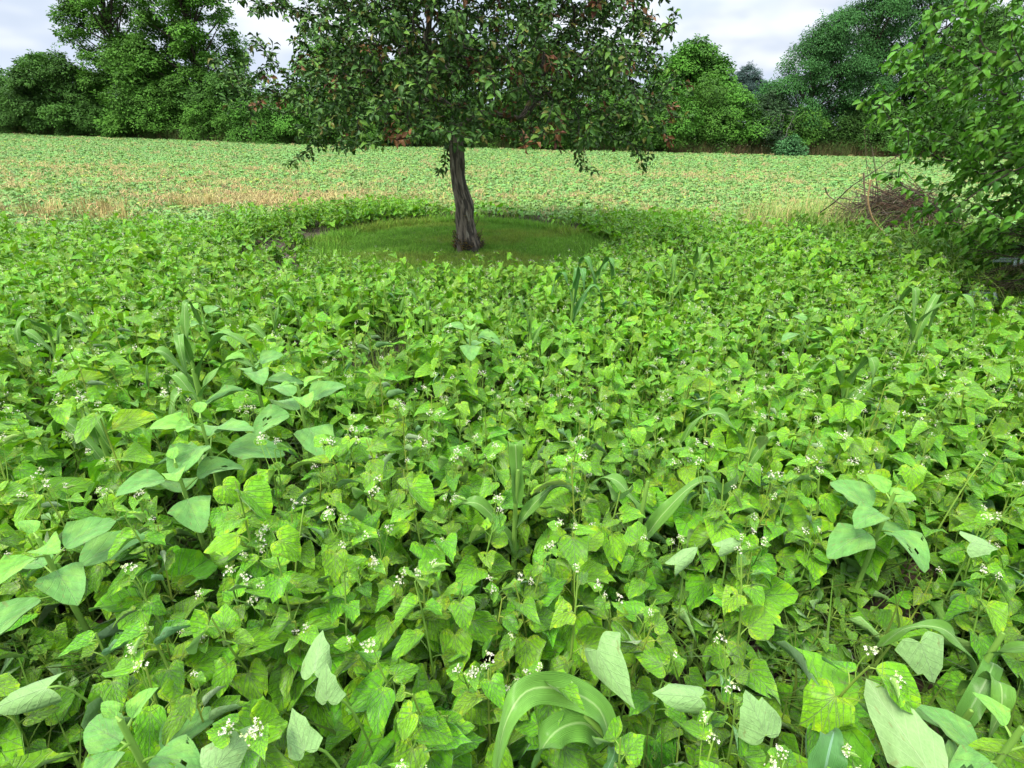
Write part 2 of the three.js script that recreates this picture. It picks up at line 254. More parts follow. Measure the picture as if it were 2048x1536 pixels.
const flowerGeo = (q, far) => {
  const b = new Build(), r = R(70 + q), n = far ? 7 : 15 + q * 3;
  for (let k = 0; k < n; k++) {
    const t = Math.pow(k / n, 0.9), arm = k % 3, aa = arm * 2.1 + q, rad = (0.0045 + 0.004 * r()) * (1 - t * 0.6), a = k * 2.4 + r(), out = arm === 0 ? 0 : 0.006 + t * 0.007, c = V(Math.cos(aa) * out + Math.cos(a) * rad, 0.001 + t * (arm === 0 ? 0.026 : 0.014) + r() * 0.003, Math.sin(aa) * out + Math.sin(a) * rad), nrm = V(Math.cos(a), 0.5 + t, Math.sin(a)).normalize(), side = nrm.clone().cross(V(0.3, 1, 0.1)).normalize(), up = side.clone().cross(nrm), col = r() < 0.28 ? [0.72, 0.85, 0.42] : [1, 0.98 - 0.05 * r(), 0.95 - 0.12 * r()], pr = (0.0024 + r() * 0.0022) * (far ? 1.4 : 1);
    for (let e = 0; e < (far ? 3 : 5); e++) { const w = e / (far ? 3 : 5) * 6.283 + r(), pt = (ang, d, o) => { const g = c.clone().addScaledVector(side, Math.cos(ang) * d).addScaledVector(up, Math.sin(ang) * d).addScaledVector(nrm, o); return b.vert(g.x, g.y, g.z, 0.5, 0.5, col); };
      const p0 = pt(w, 0.0003, 0), p1 = pt(w - 0.5, pr * 0.7, 0.0012), p2 = pt(w, pr, 0.002), p3 = pt(w + 0.5, pr * 0.7, 0.0012); b.i.push(p0, p1, p2, p0, p2, p3); }
  }
  return b.done();
}, FLOWER = [0, 1, 2].map((q) => flowerGeo(q)), FLOWER_FAR = [0, 1, 2].map((q) => flowerGeo(q, true));
// one plant: stems and petioles in one mesh, then a list of leaves and of flower clusters with their own frames
function buckPlant(seed, { tall = 0.46, flowers = 2, leaves = 10, size = 0.088, big = false } = {}) {
  const r = R(seed), stem = new Build(), thin = new Build(), L = [], F = [], lean = V((r() - 0.5) * 0.16, 1, (r() - 0.5) * 0.16);
  const top = lean.clone().multiplyScalar(tall), main = bez(V(0, 0, 0), V((r() - 0.5) * 0.08, tall * 0.5, (r() - 0.5) * 0.08), top, 7);
  const redness = r(), col = [0.9 + redness * 0.5, 1, 0.9];
  stem.tube(main, (t) => lerp(0.0042, 0.0018, t), 6, col); thin.tube([main[0], main[3], main[5], main[7]], (t) => lerp(0.0042, 0.0018, t), 3, col, false);
  const put = (p, az, pitch, s, tint, pet) => {
    const d = V(Math.cos(az), 0, Math.sin(az)), e = p.clone().addScaledVector(d, pet * 0.8).add(V(0, pet * (0.35 + 0.4 * r()), 0));
    stem.tube(bez(p, p.clone().addScaledVector(d, pet * 0.3).add(V(0, pet * 0.45, 0)), e, 4), (t) => lerp(0.0019, 0.0012, t), 4, col); thin.tube([p, e], 0.0015, 3, col, false);
    const dir = V(Math.cos(az) * Math.cos(pitch), Math.sin(pitch), Math.sin(az) * Math.cos(pitch)); let k = big ? 14 + Math.floor(r() * 8) : Math.floor(r() * BUCK.length);
    if (ROLLED.includes(k) && r() < 0.35) k = (k + 1) % BUCK.length;
    L.push([k, basis(e, dir, V((r() - 0.5) * 0.7, 1, (r() - 0.5) * 0.7), s, (r() - 0.5) * 0.7), tint]);
  };
  let az = r() * 6.28;
  for (let k = 0; k < leaves; k++) {
    const t = lerp(0.18, 0.97, Math.pow((k + 0.5) / leaves, 0.8)), p = main[Math.min(7, Math.round(t * 7))].clone().lerp(main[Math.max(0, Math.round(t * 7) - 1)], r() * 0.6);
    az += 2.4 + (r() - 0.5) * 0.9; const y = Math.pow(r(), 1.5), w = r();
    const s = size * lerp(1.12, 0.6, step(0.45, 1, t)) * (0.68 + 0.64 * r());
    const tint = [lerp(0.86, 1.4, y) * (0.82 + 0.36 * w), lerp(0.92, 1.22, y) * (0.88 + 0.26 * r()), lerp(1.1, 0.85, y) * (0.8 + 0.5 * r())];
    put(p, az, lerp(0.35, -0.75, r()), s, tint, lerp(0.075, 0.012, t) * (0.7 + 0.6 * r()));
  }
  for (let k = 0; k < flowers; k++) {                                 // flower heads on short branches from the top, with a pair of small pale leaves below
    const a = r() * 6.28, q = main[6 - (k % 2)], e = top.clone().add(V(Math.cos(a) * 0.04 * (k ? 1 : 0.3), 0.012 + r() * 0.035, Math.sin(a) * 0.035 * (k ? 1 : 0.3)));
    stem.tube(bez(q, q.clone().add(V(Math.cos(a) * 0.02, 0.02, Math.sin(a) * 0.02)), e, 4), 0.0011, 4, [1.2, 1.15, 0.9]);
    F.push([Math.floor(r() * 3), place(e.x, e.y - 0.004, e.z, r() * 6.28, 0.58 + r() * 0.4, (r() - 0.5) * 0.7, (r() - 0.5) * 0.7)]);
    if (r() < 0.7) put(e.clone().add(V(0, -0.016, 0)), a + r(), -0.1 + r() * 0.5, size * (0.3 + 0.2 * r()), [1.4, 1.25, 0.9], 0.004);
  }
  return { stem: stem.done(), thin: thin.done(), L, F };
}
const leafTint = new Map();
function tinted(geo, k, t) {                                         // few shared tints of a leaf shape
  const q = t.map((x) => Math.round(x * 6) / 6), key = k + ':' + q.join(); if (leafTint.has(key)) return leafTint.get(key);
  const g = geo.clone(), c = g.attributes.color; for (let i = 0; i < c.count; i++) c.setXYZ(i, ...q); leafTint.set(key, g); return g;
}
const nearProto = [];
for (let k = 0; k < 26; k++) nearProto.push(buckPlant(500 + k * 7, { big: k % 6 === 4, tall: 0.34 + (k % 5) * 0.04, flowers: [1, 0, 3, 1, 2, 0, 1, 2, 0][k % 9], leaves: k % 6 === 4 ? 8 : 9 + (k % 3), size: k % 6 === 4 ? 0.128 : 0.07 + (k % 4) * 0.011 }));
function nearPlant(v, label, group) {
  const pr = nearProto[v], g = new THREE.Group(); g.name = numbered('buckwheat_plant'); tag(g, label, 'buckwheat plant', group); scene.add(g);
  mesh('stem', pr.stem, M.stem, g);
  for (const [k, m, t] of pr.L) { const q = mesh('leaf', tinted(BUCK[k], k, t), M.buck, g); m.decompose(q.position, q.quaternion, q.scale); }
  for (const [k, m] of pr.F) { const q = mesh('flower_cluster', FLOWER[k], M.petal, g); m.decompose(q.position, q.quaternion, q.scale); }
  return g;
}
const spots = [];
{ const r = R(2), cell = 0.099;
  for (let z = -0.05; z > -9.6; z -= cell) for (let x = -9; x < 4.2; x += cell) {
    const px = x + (r() - 0.5) * cell * 1.3, pz = z + (r() - 0.5) * cell * 1.3, h = crop(px, pz), keep = r(), v = Math.floor(r() * 26), turn = r() * 6.28, s = 0.86 + 0.34 * r(), tx = (r() - 0.5) * 0.3, tz = (r() - 0.5) * 0.3;
    if (Math.abs(px) > -pz * 1.12 + 0.85 || !h) continue;
    if (keep > 0.93 || fbm(px * 2.2, pz * 2.2, 7, 2) < 0.295) continue;
    if (Math.hypot(px, pz) < 0.26) continue;
    spots.push({ x: px, z: pz, h, v, turn, s: s * lerp(0.55, 1, clamp(h)) * lerp(1, 0.9, step(1.5, 3.5, -pz)), tx, tz, d: Math.hypot(px, pz) });
  } }
spots.sort((a, b) => a.d - b.d);
const HERO_CLEAR = [];                                               // [x, z, radius]: room for the maize and sunflowers
const nearSpots = [], farSpots = [];
const MARKS = [];                                                   // [x, z, what one can find there]
function buckLabel(s) {
  let best = null, bd = 1e9; for (const [x, z, w] of MARKS) { const d = Math.hypot(s.x - x, s.z - z); if (d < bd) { bd = d; best = w; } }
  return `${['leafy buckwheat plant', 'buckwheat plant with one white flower cluster', 'buckwheat plant with two white flower clusters', 'buckwheat plant with three white flower clusters'][nearProto[s.v].F.length]} ${best}`;
}
for (const [px, py, w] of [[1080, 1420, 'around the arching maize leaves'], [230, 1450, 'around the sunflower with a holed leaf'], [75, 1075, 'around the sunflower at the left edge'], [1850, 1330, 'around the hanging whitish lobed leaf'], [1800, 1500, 'around the torn overturned sunflower leaf'], [630, 1320, 'around the stiff rolled leaf'], [1400, 1110, 'around the pale tube-rolled leaves'], [1035, 985, 'around the upright pale maize blade'], [1330, 960, 'around the slanting folded maize leaf'], [350, 925, 'around the smooth pointed sunflower leaf'], [1790, 985, 'around the flat sunflower rosette'], [1500, 1420, 'around the flipped lobed leaf at the bottom'], [800, 1250, 'in the leafy middle before the maize arch'], [400, 1230, 'in the leafy patch behind the holed sunflower'], [700, 1000, 'in the leafy patch left of the upright maize'], [1600, 1200, 'before the dark gap with the hanging leaf']]) { const q = ground(px, py, 0.42); MARKS.push([q.x, q.z, w]); }
function sowBuckwheat() {
  let n = 0; const S = spots.filter((s) => !HERO_CLEAR.some(([x, z, q]) => Math.hypot(s.x - x, s.z - z) < q));
  for (const s of S) (n++ < 290 ? nearSpots : farSpots).push(s);
  const proto = [];
  for (const s of nearSpots) {
    const lab = buckLabel(s), grp = 'buckwheat plants of the dense cover crop';
    let g; if (!proto[s.v]) g = proto[s.v] = nearPlant(s.v, lab, grp); else { g = proto[s.v].clone(); g.name = numbered('buckwheat_plant'); g.userData = { ...g.userData, label: lab }; scene.add(g); }
    place(s.x, 0, s.z, s.turn, s.s, s.tx, s.tz).decompose(g.position, g.quaternion, g.scale);
  }
  const G = stuffGroup('cover_crop', 'mass of green buckwheat leaves and tiny white flowers reaching to the lawn and field', 'cover crop'), r = R(5), leaf = new Build(), stem = new Build(), flower = new Build();
  for (const s of farSpots) {
    const q = (0.86 + 0.3 * fbm(s.x * 1.1, s.z * 1.1, 3, 2)) * (0.92 + 0.16 * r()), m = place(s.x, 0, s.z, s.turn, s.s, s.tx, s.tz), pr = nearProto[s.v], lod = s.d < 2.3 ? BUCK_MID : BUCK_FAR, x = new THREE.Matrix4();
    for (const [k, lm, t] of pr.L) leaf.add(lod[k], x.multiplyMatrices(m, lm), [t[0] * q * 1.02, t[1] * q, t[2] * q * 0.95]);
    stem.add(s.d < 2.3 ? pr.stem : pr.thin, m); for (const [k, fm] of pr.F) flower.add(s.d < 2.3 ? FLOWER[k] : FLOWER_FAR[k], x.multiplyMatrices(m, fm));
  }
  mesh('leaves', leaf.done(), M.buck, G).userData.kind = 'stuff'; mesh('stems', stem.done(), M.stem, G).userData.kind = 'stuff'; mesh('flowers', flower.done(), M.petal, G).userData.kind = 'stuff';
}

// ------------------------------------------------------------------ maize: ribbons that rise, arch over and hang
function ribbon(pts, width, sideHint, { fold = 0.22, n = 22, wave = 0.01, tint = [1, 1, 1] } = {}) {
  const b = new Build(), P = smooth(pts, n), cols = 4, th = 0.0016; let side = null; const rows = [];
  for (let k = 0; k <= n; k++) {
    const t = k / n, tg = P[Math.min(k + 1, n)].clone().sub(P[Math.max(k - 1, 0)]).normalize(), s0 = sideHint.clone().sub(tg.clone().multiplyScalar(sideHint.dot(tg))).normalize(); side = side ? side.lerp(s0, 0.5).normalize() : s0;
    const nrm = side.clone().cross(tg).normalize(), w = width * 0.5 * Math.min(1, 0.5 + t * 4) * Math.pow(Math.max(0, 1 - Math.pow(t, 3.2)), 0.75), row = [];
    for (let c = 0; c <= cols; c++) { const s = -1 + 2 * c / cols; row.push([P[k].clone().addScaledVector(side, s * w).addScaledVector(nrm, fold * Math.abs(s) * w + wave * s * s * Math.sin(t * 14 + s)), nrm, c / cols, t]); }
    rows.push(row);
  }
  for (const low of [0, 1]) { const st = b.n; rows.forEach((row) => row.forEach(([q, m, u, t]) => { const w = q.clone().addScaledVector(m, low ? -th : 0); b.vert(w.x, w.y, w.z, u, t * 1.5, low ? tint.map((x) => x * 1.06) : tint); }));
    for (let k = 0; k < n; k++) for (let c = 0; c < cols; c++) { const a = st + k * (cols + 1) + c, d = a + cols + 1; low ? b.i.push(a, a + 1, d, a + 1, d + 1, d) : b.i.push(a, d, a + 1, a + 1, d, d + 1); } }
  return b.done();
}
function maize(base, label, leaves, h, group, tint) {                // leaves: [azimuth, length, rise, reach, width]
  const g = thing('maize_plant', label, 'maize plant', [base.x, 0, base.z], group), r = R(Math.round(base.x * 97 + base.z * 331) + 5000);
  const stem = new Build(); stem.tube(bez(V(0, 0, 0), V((r() - 0.5) * 0.05, h * 0.5, (r() - 0.5) * 0.05), V(0, h, 0), 6), (t) => lerp(0.011, 0.006, t), 8, [1, 1, 1]); mesh('stem', stem.done(), M.stem, g);
  leaves.forEach(([az, len, rise, reach, w = 0.045], k) => {
    const d = V(Math.cos(az), 0, -Math.sin(az)), y0 = h * (0.35 + 0.6 * k / leaves.length), q = (a, b) => V(0, y0 + b * len, 0).addScaledVector(d, a * len);
    mesh('leaf', ribbon([q(0, 0), q(reach * 0.25, rise * 0.62), q(reach * 0.55, rise), q(reach * 0.85, rise * 0.85), q(reach * 1.02, rise * 0.38 - 0.08)], w, d.clone().cross(V(0, 1, 0)).addScaledVector(d, (r() - 0.5) * 0.5).add(V(0, (r() - 0.5) * 0.5, 0)), { tint }), M.corn, g);
  });
  HERO_CLEAR.push([base.x, base.z, 0.1], [base.x, base.z + 0.12, 0.09]); return g;
}
{ // the big arching plant at the lower edge, measured leaf by leaf
  const base = ground(1222, 1500, 0.22), g = thing('maize_plant', 'maize plant with two broad ribbed leaves arching over low beside the camera', 'maize plant', [base.x, 0, base.z]);
  const o = V(base.x, 0, base.z), P = (x, y, h) => ground(x, y, h).sub(o), st = new Build();
  st.tube([V(0.03, 0, -0.02), V(0.015, 0.15, 0), P(1222, 1480, 0.3), P(1170, 1430, 0.36)], (t) => lerp(0.011, 0.006, t), 8); mesh('stem', st.done(), M.stem, g);
  mesh('leaf', ribbon([P(1222, 1482, 0.30), P(1195, 1415, 0.37), P(1120, 1378, 0.43), P(1050, 1385, 0.46), P(1010, 1450, 0.43), P(992, 1560, 0.34)], 0.062, V(0.25, 0.5, -1), { fold: 0.16, tint: [1.15, 1.12, 1] }), M.corn, g);
  mesh('leaf', ribbon([P(1205, 1478, 0.28), P(1165, 1446, 0.35), P(1110, 1465, 0.37), P(1068, 1530, 0.34), P(1040, 1600, 0.24)], 0.064, V(0.7, 0.2, -1), { fold: 0.18, tint: [1.1, 1.12, 1] }), M.corn, g);
  mesh('leaf', ribbon([P(1225, 1490, 0.26), P(1228, 1510, 0.33), P(1205, 1560, 0.33)], 0.026, V(1, 0.1, 0.2), { tint: [0.65, 0.8, 1.3] }), M.corn, g);
  HERO_CLEAR.push([base.x, base.z, 0.08]); for (const [x, y, q] of [[1150, 1400, 0.05], [1080, 1400, 0.06], [1015, 1440, 0.07], [1100, 1480, 0.09], [1170, 1500, 0.09], [1020, 1536, 0.1], [1110, 1570, 0.12], [1220, 1560, 0.08]]) { const q2 = ground(x, y, 0.42); HERO_CLEAR.push([q2.x, q2.z, q]); }
}
const mz = (px, py, h, label, leaves, tint) => maize(ground(px, py, h * 0.85), label, leaves.map(([a, l, ...q]) => [a, l * 0.94, ...q]), h * 1.02, undefined, tint ?? [1.15, 1.1, 1]);
mz(1035, 985, 0.50, 'maize plant with one pale blade standing upright in the middle of the buckwheat', [[3.0, 0.36, 0.55, 0.7], [0.3, 0.30, 0.5, 0.8, 0.035], [1.9, 0.22, 0.95, 0.3, 0.042]]);
mz(1290, 1000, 0.44, 'maize plant with a long folded leaf slanting up to the right among buckwheat', [[0.35, 0.42, 0.6, 0.9, 0.048], [2.6, 0.25, 0.5, 0.8]]);
mz(372, 690, 0.56, 'tall pale maize plant whose top leaves fold over beside a sunflower rosette', [[3.3, 0.38, 0.7, 0.6, 0.055], [0.1, 0.42, 0.6, 0.8], [5.2, 0.4, 0.55, 0.7], [1.6, 0.3, 0.7, 0.55, 0.038]]);
mz(395, 775, 0.5, 'maize plant with one drooping blade just in front of the taller pale one', [[4.3, 0.34, 0.8, 0.45, 0.055], [2.7, 0.3, 0.6, 0.8], [0.4, 0.3, 0.5, 0.9]]);
mz(425, 920, 0.4, 'small maize plant with a short pale blade behind the lower sunflower leaves', [[1.7, 0.2, 0.85, 0.4, 0.04], [4.9, 0.2, 0.7, 0.5]]);
mz(185, 850, 0.46, 'maize plant bending one blade towards the lower field at the left side', [[2.8, 0.36, 0.6, 0.8], [5.6, 0.3, 0.6, 0.6]]);
mz(100, 660, 0.46, 'maize plant with looping leaves on the far left among white flowers', [[3.0, 0.36, 0.6, 0.8], [0.3, 0.32, 0.7, 0.6], [4.7, 0.3, 0.5, 0.7]]);
mz(545, 640, 0.5, 'maize plant with thin leaves near the middle left sunflowers', [[2.9, 0.34, 0.6, 0.8, 0.04], [0.2, 0.3, 0.8, 0.5, 0.04]]);
mz(850, 610, 0.46, 'slim upright maize plant standing in front of the lawn', [[1.5, 0.3, 0.8, 0.5, 0.03], [3.6, 0.28, 0.7, 0.6, 0.035]]);
mz(1060, 640, 0.44, 'slim maize plant leaning over right of the lawn front', [[0.4, 0.3, 0.7, 0.7, 0.04], [2.8, 0.28, 0.8, 0.5, 0.035]]);
mz(1150, 580, 0.5, 'maize plant with blue-green leaves at the right front rim of the lawn', [[0.3, 0.4, 0.7, 0.6, 0.05], [2.7, 0.36, 0.8, 0.5, 0.05], [1.5, 0.3, 0.8, 0.5, 0.035], [4.9, 0.34, 0.6, 0.6]], [0.8, 0.95, 1.2]);
mz(1195, 545, 0.5, 'maize plant with crossing blades just behind the rim plant by the lawn', [[0.8, 0.42, 0.8, 0.55, 0.045], [2.4, 0.36, 0.7, 0.6, 0.045], [5.4, 0.3, 0.6, 0.6]], [0.85, 0.95, 1.1]);
mz(1345, 560, 0.46, 'maize plant with curved leaves in the weeds between lawn and brush pile', [[0.4, 0.4, 0.7, 0.7], [2.6, 0.36, 0.7, 0.6], [1.4, 0.3, 0.75, 0.5, 0.035]]);
mz(1390, 520, 0.46, 'maize plant nearest to the dry grass and brush pile', [[0.6, 0.4, 0.7, 0.7], [2.9, 0.34, 0.6, 0.7], [4.6, 0.3, 0.6, 0.6]]);
mz(1840, 640, 0.62, 'tallest maize plant at the right with two straight rising blades', [[0.75, 0.5, 0.85, 0.85, 0.04], [1.75, 0.42, 0.9, 0.45, 0.036], [3.0, 0.3, 0.6, 0.7], [5.3, 0.34, 0.6, 0.7]]);
mz(1700, 760, 0.44, 'maize plant with broad arched leaves below the tallest one', [[0.2, 0.36, 0.6, 0.8], [2.9, 0.34, 0.7, 0.6], [4.8, 0.28, 0.7, 0.5]]);
mz(1500, 880, 0.42, 'maize plant with two low arching leaves in the right part of the crop', [[0.4, 0.3, 0.7, 0.7, 0.04], [3.1, 0.34, 0.6, 0.8, 0.04]]);
mz(1985, 1300, 0.36, 'maize plant with a pale hanging leaf over dark ground at the right margin', [[4.3, 0.3, 0.55, 0.5, 0.05], [2.9, 0.3, 0.5, 0.8, 0.035], [5.4, 0.28, 0.5, 0.6, 0.03]]);
mz(1930, 1440, 0.22, 'low maize plant under the hanging leaf with a wide ribbed blade', [[3.0, 0.3, 0.5, 0.9, 0.05], [0.7, 0.26, 0.5, 0.8, 0.045]], [0.9, 0.95, 1]);
{ const o = ground(1640, 1640, 0.3), g = thing('maize_plant', 'maize blade with blue-green ribs standing stiffly at the bottom edge', 'maize plant', [o.x, 0, o.z]); o.y = 0; const P = (x, y, h) => ground(x, y, h).sub(o);
  const st = new Build(); st.tube([V(0, 0, 0.02), V(0, 0.16, 0.01), P(1640, 1640, 0.3)], 0.008, 8); mesh('stem', st.done(), M.stem, g);
  mesh('leaf', ribbon([P(1640, 1640, 0.3), P(1648, 1560, 0.38), P(1656, 1510, 0.42), P(1664, 1478, 0.43), P(1668, 1462, 0.42)], 0.062, V(1, 0, 0), { tint: [0.8, 0.9, 1.7], fold: 0.12 }), M.corn, g); }

// ------------------------------------------------------------------ sunflowers before flowering: opposite pairs of broad toothed leaves
const rs = R(77), SUNF = [];
for (let k = 0; k < 8; k++) SUNF.push(leafGeo({ ...SHAPES.ovate, cols: 14, rows: 8, W: 0.36 + rs() * 0.06, bend: 0.4 + rs() * 0.9, curl: [0.2 + rs() * 0.5, 0.2 + rs() * 0.5], fold: 0.1 + rs() * 0.15, wave: 0.02, jag: 0.028, rnd: rs, thick: 0.009, twist: (rs() - 0.5) * 0.5, holes: k === 2 ? 5 : 0 }));
function sunflower(px, py, h, size, label, n = 8, seed = 1) {
  h += 0.08; size *= 1.1;
  const base = ground(px, py, h), g = thing('sunflower_plant', label, 'sunflower plant', [base.x, 0, base.z]), r = R(seed + 900), st = new Build();
  const main = bez(V((r() - 0.5) * 0.06, 0, (r() - 0.5) * 0.06), V(0, h * 0.5, 0), V(0, h, 0), 7); st.tube(main, (t) => lerp(0.009, 0.005, t), 8);
  const L = [];
  for (let k = 0; k < n; k++) {
    const t = k / (n - 1), az = (k >> 1) * 1.57 + (k & 1) * Math.PI + seed + (r() - 0.5) * 0.5, y = lerp(h * 0.62, h - 0.005, t), s = size * lerp(1.12, 0.34, Math.pow(t, 1.6)) * (0.9 + 0.2 * r()), pitch = lerp(-0.1, 0.7, t) + (r() - 0.5) * 0.3;
    const d = V(Math.cos(az), 0, Math.sin(az)), p = V(0, y, 0), e = p.clone().addScaledVector(d, s * 0.3).add(V(0, s * 0.22, 0));
    st.tube(bez(p, p.clone().addScaledVector(d, s * 0.12).add(V(0, s * 0.12, 0)), e, 4), (q) => lerp(0.0035, 0.002, q), 5, [1.15, 1.1, 1.1]);
    L.push([k % SUNF.length, basis(e, V(d.x * Math.cos(pitch), Math.sin(pitch), d.z * Math.cos(pitch)), V((r() - 0.5) * 0.3, 1, (r() - 0.5) * 0.3), s, (r() - 0.5) * 0.4), t]);
  }
  mesh('stem', st.done(), M.stem, g);
  for (const [k, m, t] of L) { const q = mesh('leaf', t > 0.7 ? tinted(SUNF[k], 'y' + k, [1.4, 1.25, 0.8]) : SUNF[k], M.sunf, g); m.decompose(q.position, q.quaternion, q.scale); }
  HERO_CLEAR.push([base.x, base.z, size * 0.95], [base.x * 0.9, base.z + size * 1.0, size * 0.75]); return g;
}
sunflower(75, 1075, 0.44, 0.135, 'sunflower plant with large grey-green leaves at the left edge beside white flowers', 8, 2);
sunflower(240, 1440, 0.42, 0.105, 'sunflower plant with a small hole in its broad lower leaf at lower left', 7, 5);
sunflower(400, 835, 0.46, 0.16, 'sunflower plant with a rosette of wide pale leaves left of the crop centre', 8, 3);
sunflower(595, 770, 0.46, 0.16, 'sunflower plant with heavy overlapping leaves behind the wide pale rosette', 8, 7);
sunflower(500, 705, 0.46, 0.14, 'sunflower plant with a flat upper leaf next to the tall pale maize', 7, 9);
sunflower(350, 925, 0.40, 0.14, 'sunflower plant with a smooth pointed leaf in front of the wide rosette', 6, 4);
sunflower(940, 640, 0.44, 0.13, 'sunflower plant with few pale leaves in the middle distance before the lawn', 6, 11);
sunflower(1790, 985, 0.44, 0.125, 'sunflower plant with a dark flat rosette in the right part of the crop', 8, 6);
sunflower(1625, 625, 0.44, 0.13, 'sunflower plant with pale leaves left of the tallest maize plant', 6, 12);
sunflower(400, 610, 0.44, 0.13, 'sunflower plant furthest back on the left behind the maize', 6, 13);
sunflower(2045, 1455, 0.40, 0.10, 'sunflower plant cut by the right edge next to the hanging maize leaf', 6, 14);
{ // the torn sunflower leaf that shows its pale underside
  const o = ground(1890, 1600, 0.25), g = thing('sunflower_plant', 'sunflower plant with a huge torn leaf turned over to show its pale underside', 'sunflower plant', [o.x, 0, o.z]); o.y = 0;
  const P = (x, y, h) => ground(x, y, h).sub(o), a = P(1880, 1575, 0.36), b = P(1733, 1357, 0.44), st = new Build(); st.tube([V(0.05, 0, 0.05), V(0.03, 0.2, 0.03), a.clone().add(V(0.01, -0.05, 0.02)), a], 0.006, 7); mesh('stem', st.done(), M.stem, g);
  const len = a.distanceTo(b), gg = leafGeo({ ...SHAPES.ovate, W: 0.3, cols: 16, rows: 9, bend: -0.25, curl: [0.5, 0.3], fold: 0.05, wave: 0.02, jag: 0.03, rnd: rs, thick: 0.006, holes: 9 }), q = mesh('leaf', gg, M.sunf, g);
  basis(a, b.clone().sub(a), V(0.45, -0.7, -0.75), len).decompose(q.position, q.quaternion, q.scale);
  const c = P(1960, 1490, 0.36), q2 = mesh('leaf', SUNF[4], M.sunf, g); basis(P(1900, 1580, 0.33), c.sub(P(1900, 1580, 0.33)), V(0.1, 1, 0.3), 0.13).decompose(q2.position, q2.quaternion, q2.scale);
  for (const [x, y] of [[1800, 1440], [1850, 1500], [1900, 1560], [1780, 1530]]) { const q3 = ground(x, y, 0.42); HERO_CLEAR.push([q3.x, q3.z, 0.07]); }
  HERO_CLEAR.push([o.x, o.z, 0.07], [a.x * 0.6 + b.x * 0.4 + o.x, a.z * 0.6 + b.z * 0.4 + o.z, 0.06]);
}
// pale leaves turned over in the crop, each on its own squash vine
function paleLeaf(px, py, h, to, size, label, shape = 'lobed', up = V(0, -1, -0.4), curl = [0.3, 0.4]) {
  const a = ground(px, py, h), b = ground(...to), o = V(a.x, 0, a.z), g = thing('squash_vine', label, 'squash vine', [o.x, 0, o.z]), st = new Build(), t = V(0, a.y, 0);
  st.tube(smooth([V(0.06, 0, -0.04), V(0.05, h * 0.6, -0.03), V(0.02, h * 0.97, -0.01), t], 10), 0.0026, 6); mesh('stem', st.done(), M.stem, g);
  const q = mesh('leaf', leafGeo({ ...SHAPES[shape], cols: 12, rows: 7, bend: -0.3, curl, fold: 0.05, wave: 0.025, jag: 0.05, rnd: rs, thick: 0.012 }), M.buck, g);
  basis(t, b.sub(a), up, size).decompose(q.position, q.quaternion, q.scale); HERO_CLEAR.push([a.x, a.z, 0.06], [a.x * 0.93, a.z + 0.07, 0.06]);
}
paleLeaf(1840, 1285, 0.42, [1878, 1375, 0.34], 0.10, 'squash vine with one whitish lobed leaf hanging tip down over a dark gap', 'lobed', V(0.1, -0.4, -1));
paleLeaf(1530, 1470, 0.40, [1500, 1395, 0.46], 0.085, 'squash vine with a whitish lobed leaf flipped up near the bottom edge', 'lobed', V(0, -0.7, -1));
paleLeaf(1195, 1300, 0.42, [1262, 1420, 0.38], 0.13, 'buckwheat-like vine with a long pale leaf folded over above the big maize arch', 'arrow', V(0.6, -0.6, -0.7), [0.9, 0.2]);
paleLeaf(1400, 1395, 0.40, [1310, 1385, 0.42], 0.10, 'vine with a pale leaf rolled into a tube right of the maize arch', 'heart', V(0, -1, -0.5), [2.2, 2.0]);
paleLeaf(628, 1345, 0.40, [640, 1265, 0.44], 0.085, 'vine with a stiff whitish rolled leaf standing between darker leaves', 'heart', V(0.1, -0.3, -1), [1.9, 0.6]);
paleLeaf(95, 1375, 0.38, [-20, 1415, 0.36], 0.12, 'vine with a pale leaf rolled into a long tube at the left edge', 'heart', V(0, -1, -0.6), [2.4, 2.2]);
paleLeaf(1350, 1130, 0.42, [1405, 1085, 0.45], 0.09, 'vine with a pale tube-rolled leaf pointing up to the right', 'heart', V(0, -1, -0.5), [2.4, 2.2]);
paleLeaf(1440, 1095, 0.42, [1500, 1070, 0.44], 0.08, 'vine with a smaller pale rolled leaf next to the pointing one', 'heart', V(0, -1, -0.4), [2.3, 2.0]);
paleLeaf(430, 1536, 0.42, [480, 1480, 0.44], 0.08, 'vine with a whitish overturned leaf at the bottom edge', 'heart', V(-0.2, -0.7, -0.8), [0.5, 0.4]);
paleLeaf(610, 1500, 0.42, [590, 1450, 0.45], 0.075, 'vine with a whitish heart leaf held upright near the bottom edge', 'heart', V(0, -0.4, -1), [0.3, 0.2]);
paleLeaf(1940, 1085, 0.44, [2000, 1095, 0.43], 0.09, 'vine with a pale winged leaf overturned near the dark rosette', 'arrow', V(0, -1, -0.5), [0.6, 0.6]);
paleLeaf(655, 1400, 0.42, [650, 1350, 0.46], 0.07, 'vine with a white-backed leaf folded up beside a white flower', 'heart', V(0.3, -0.3, -1), [0.8, 0.3]);
sowBuckwheat();

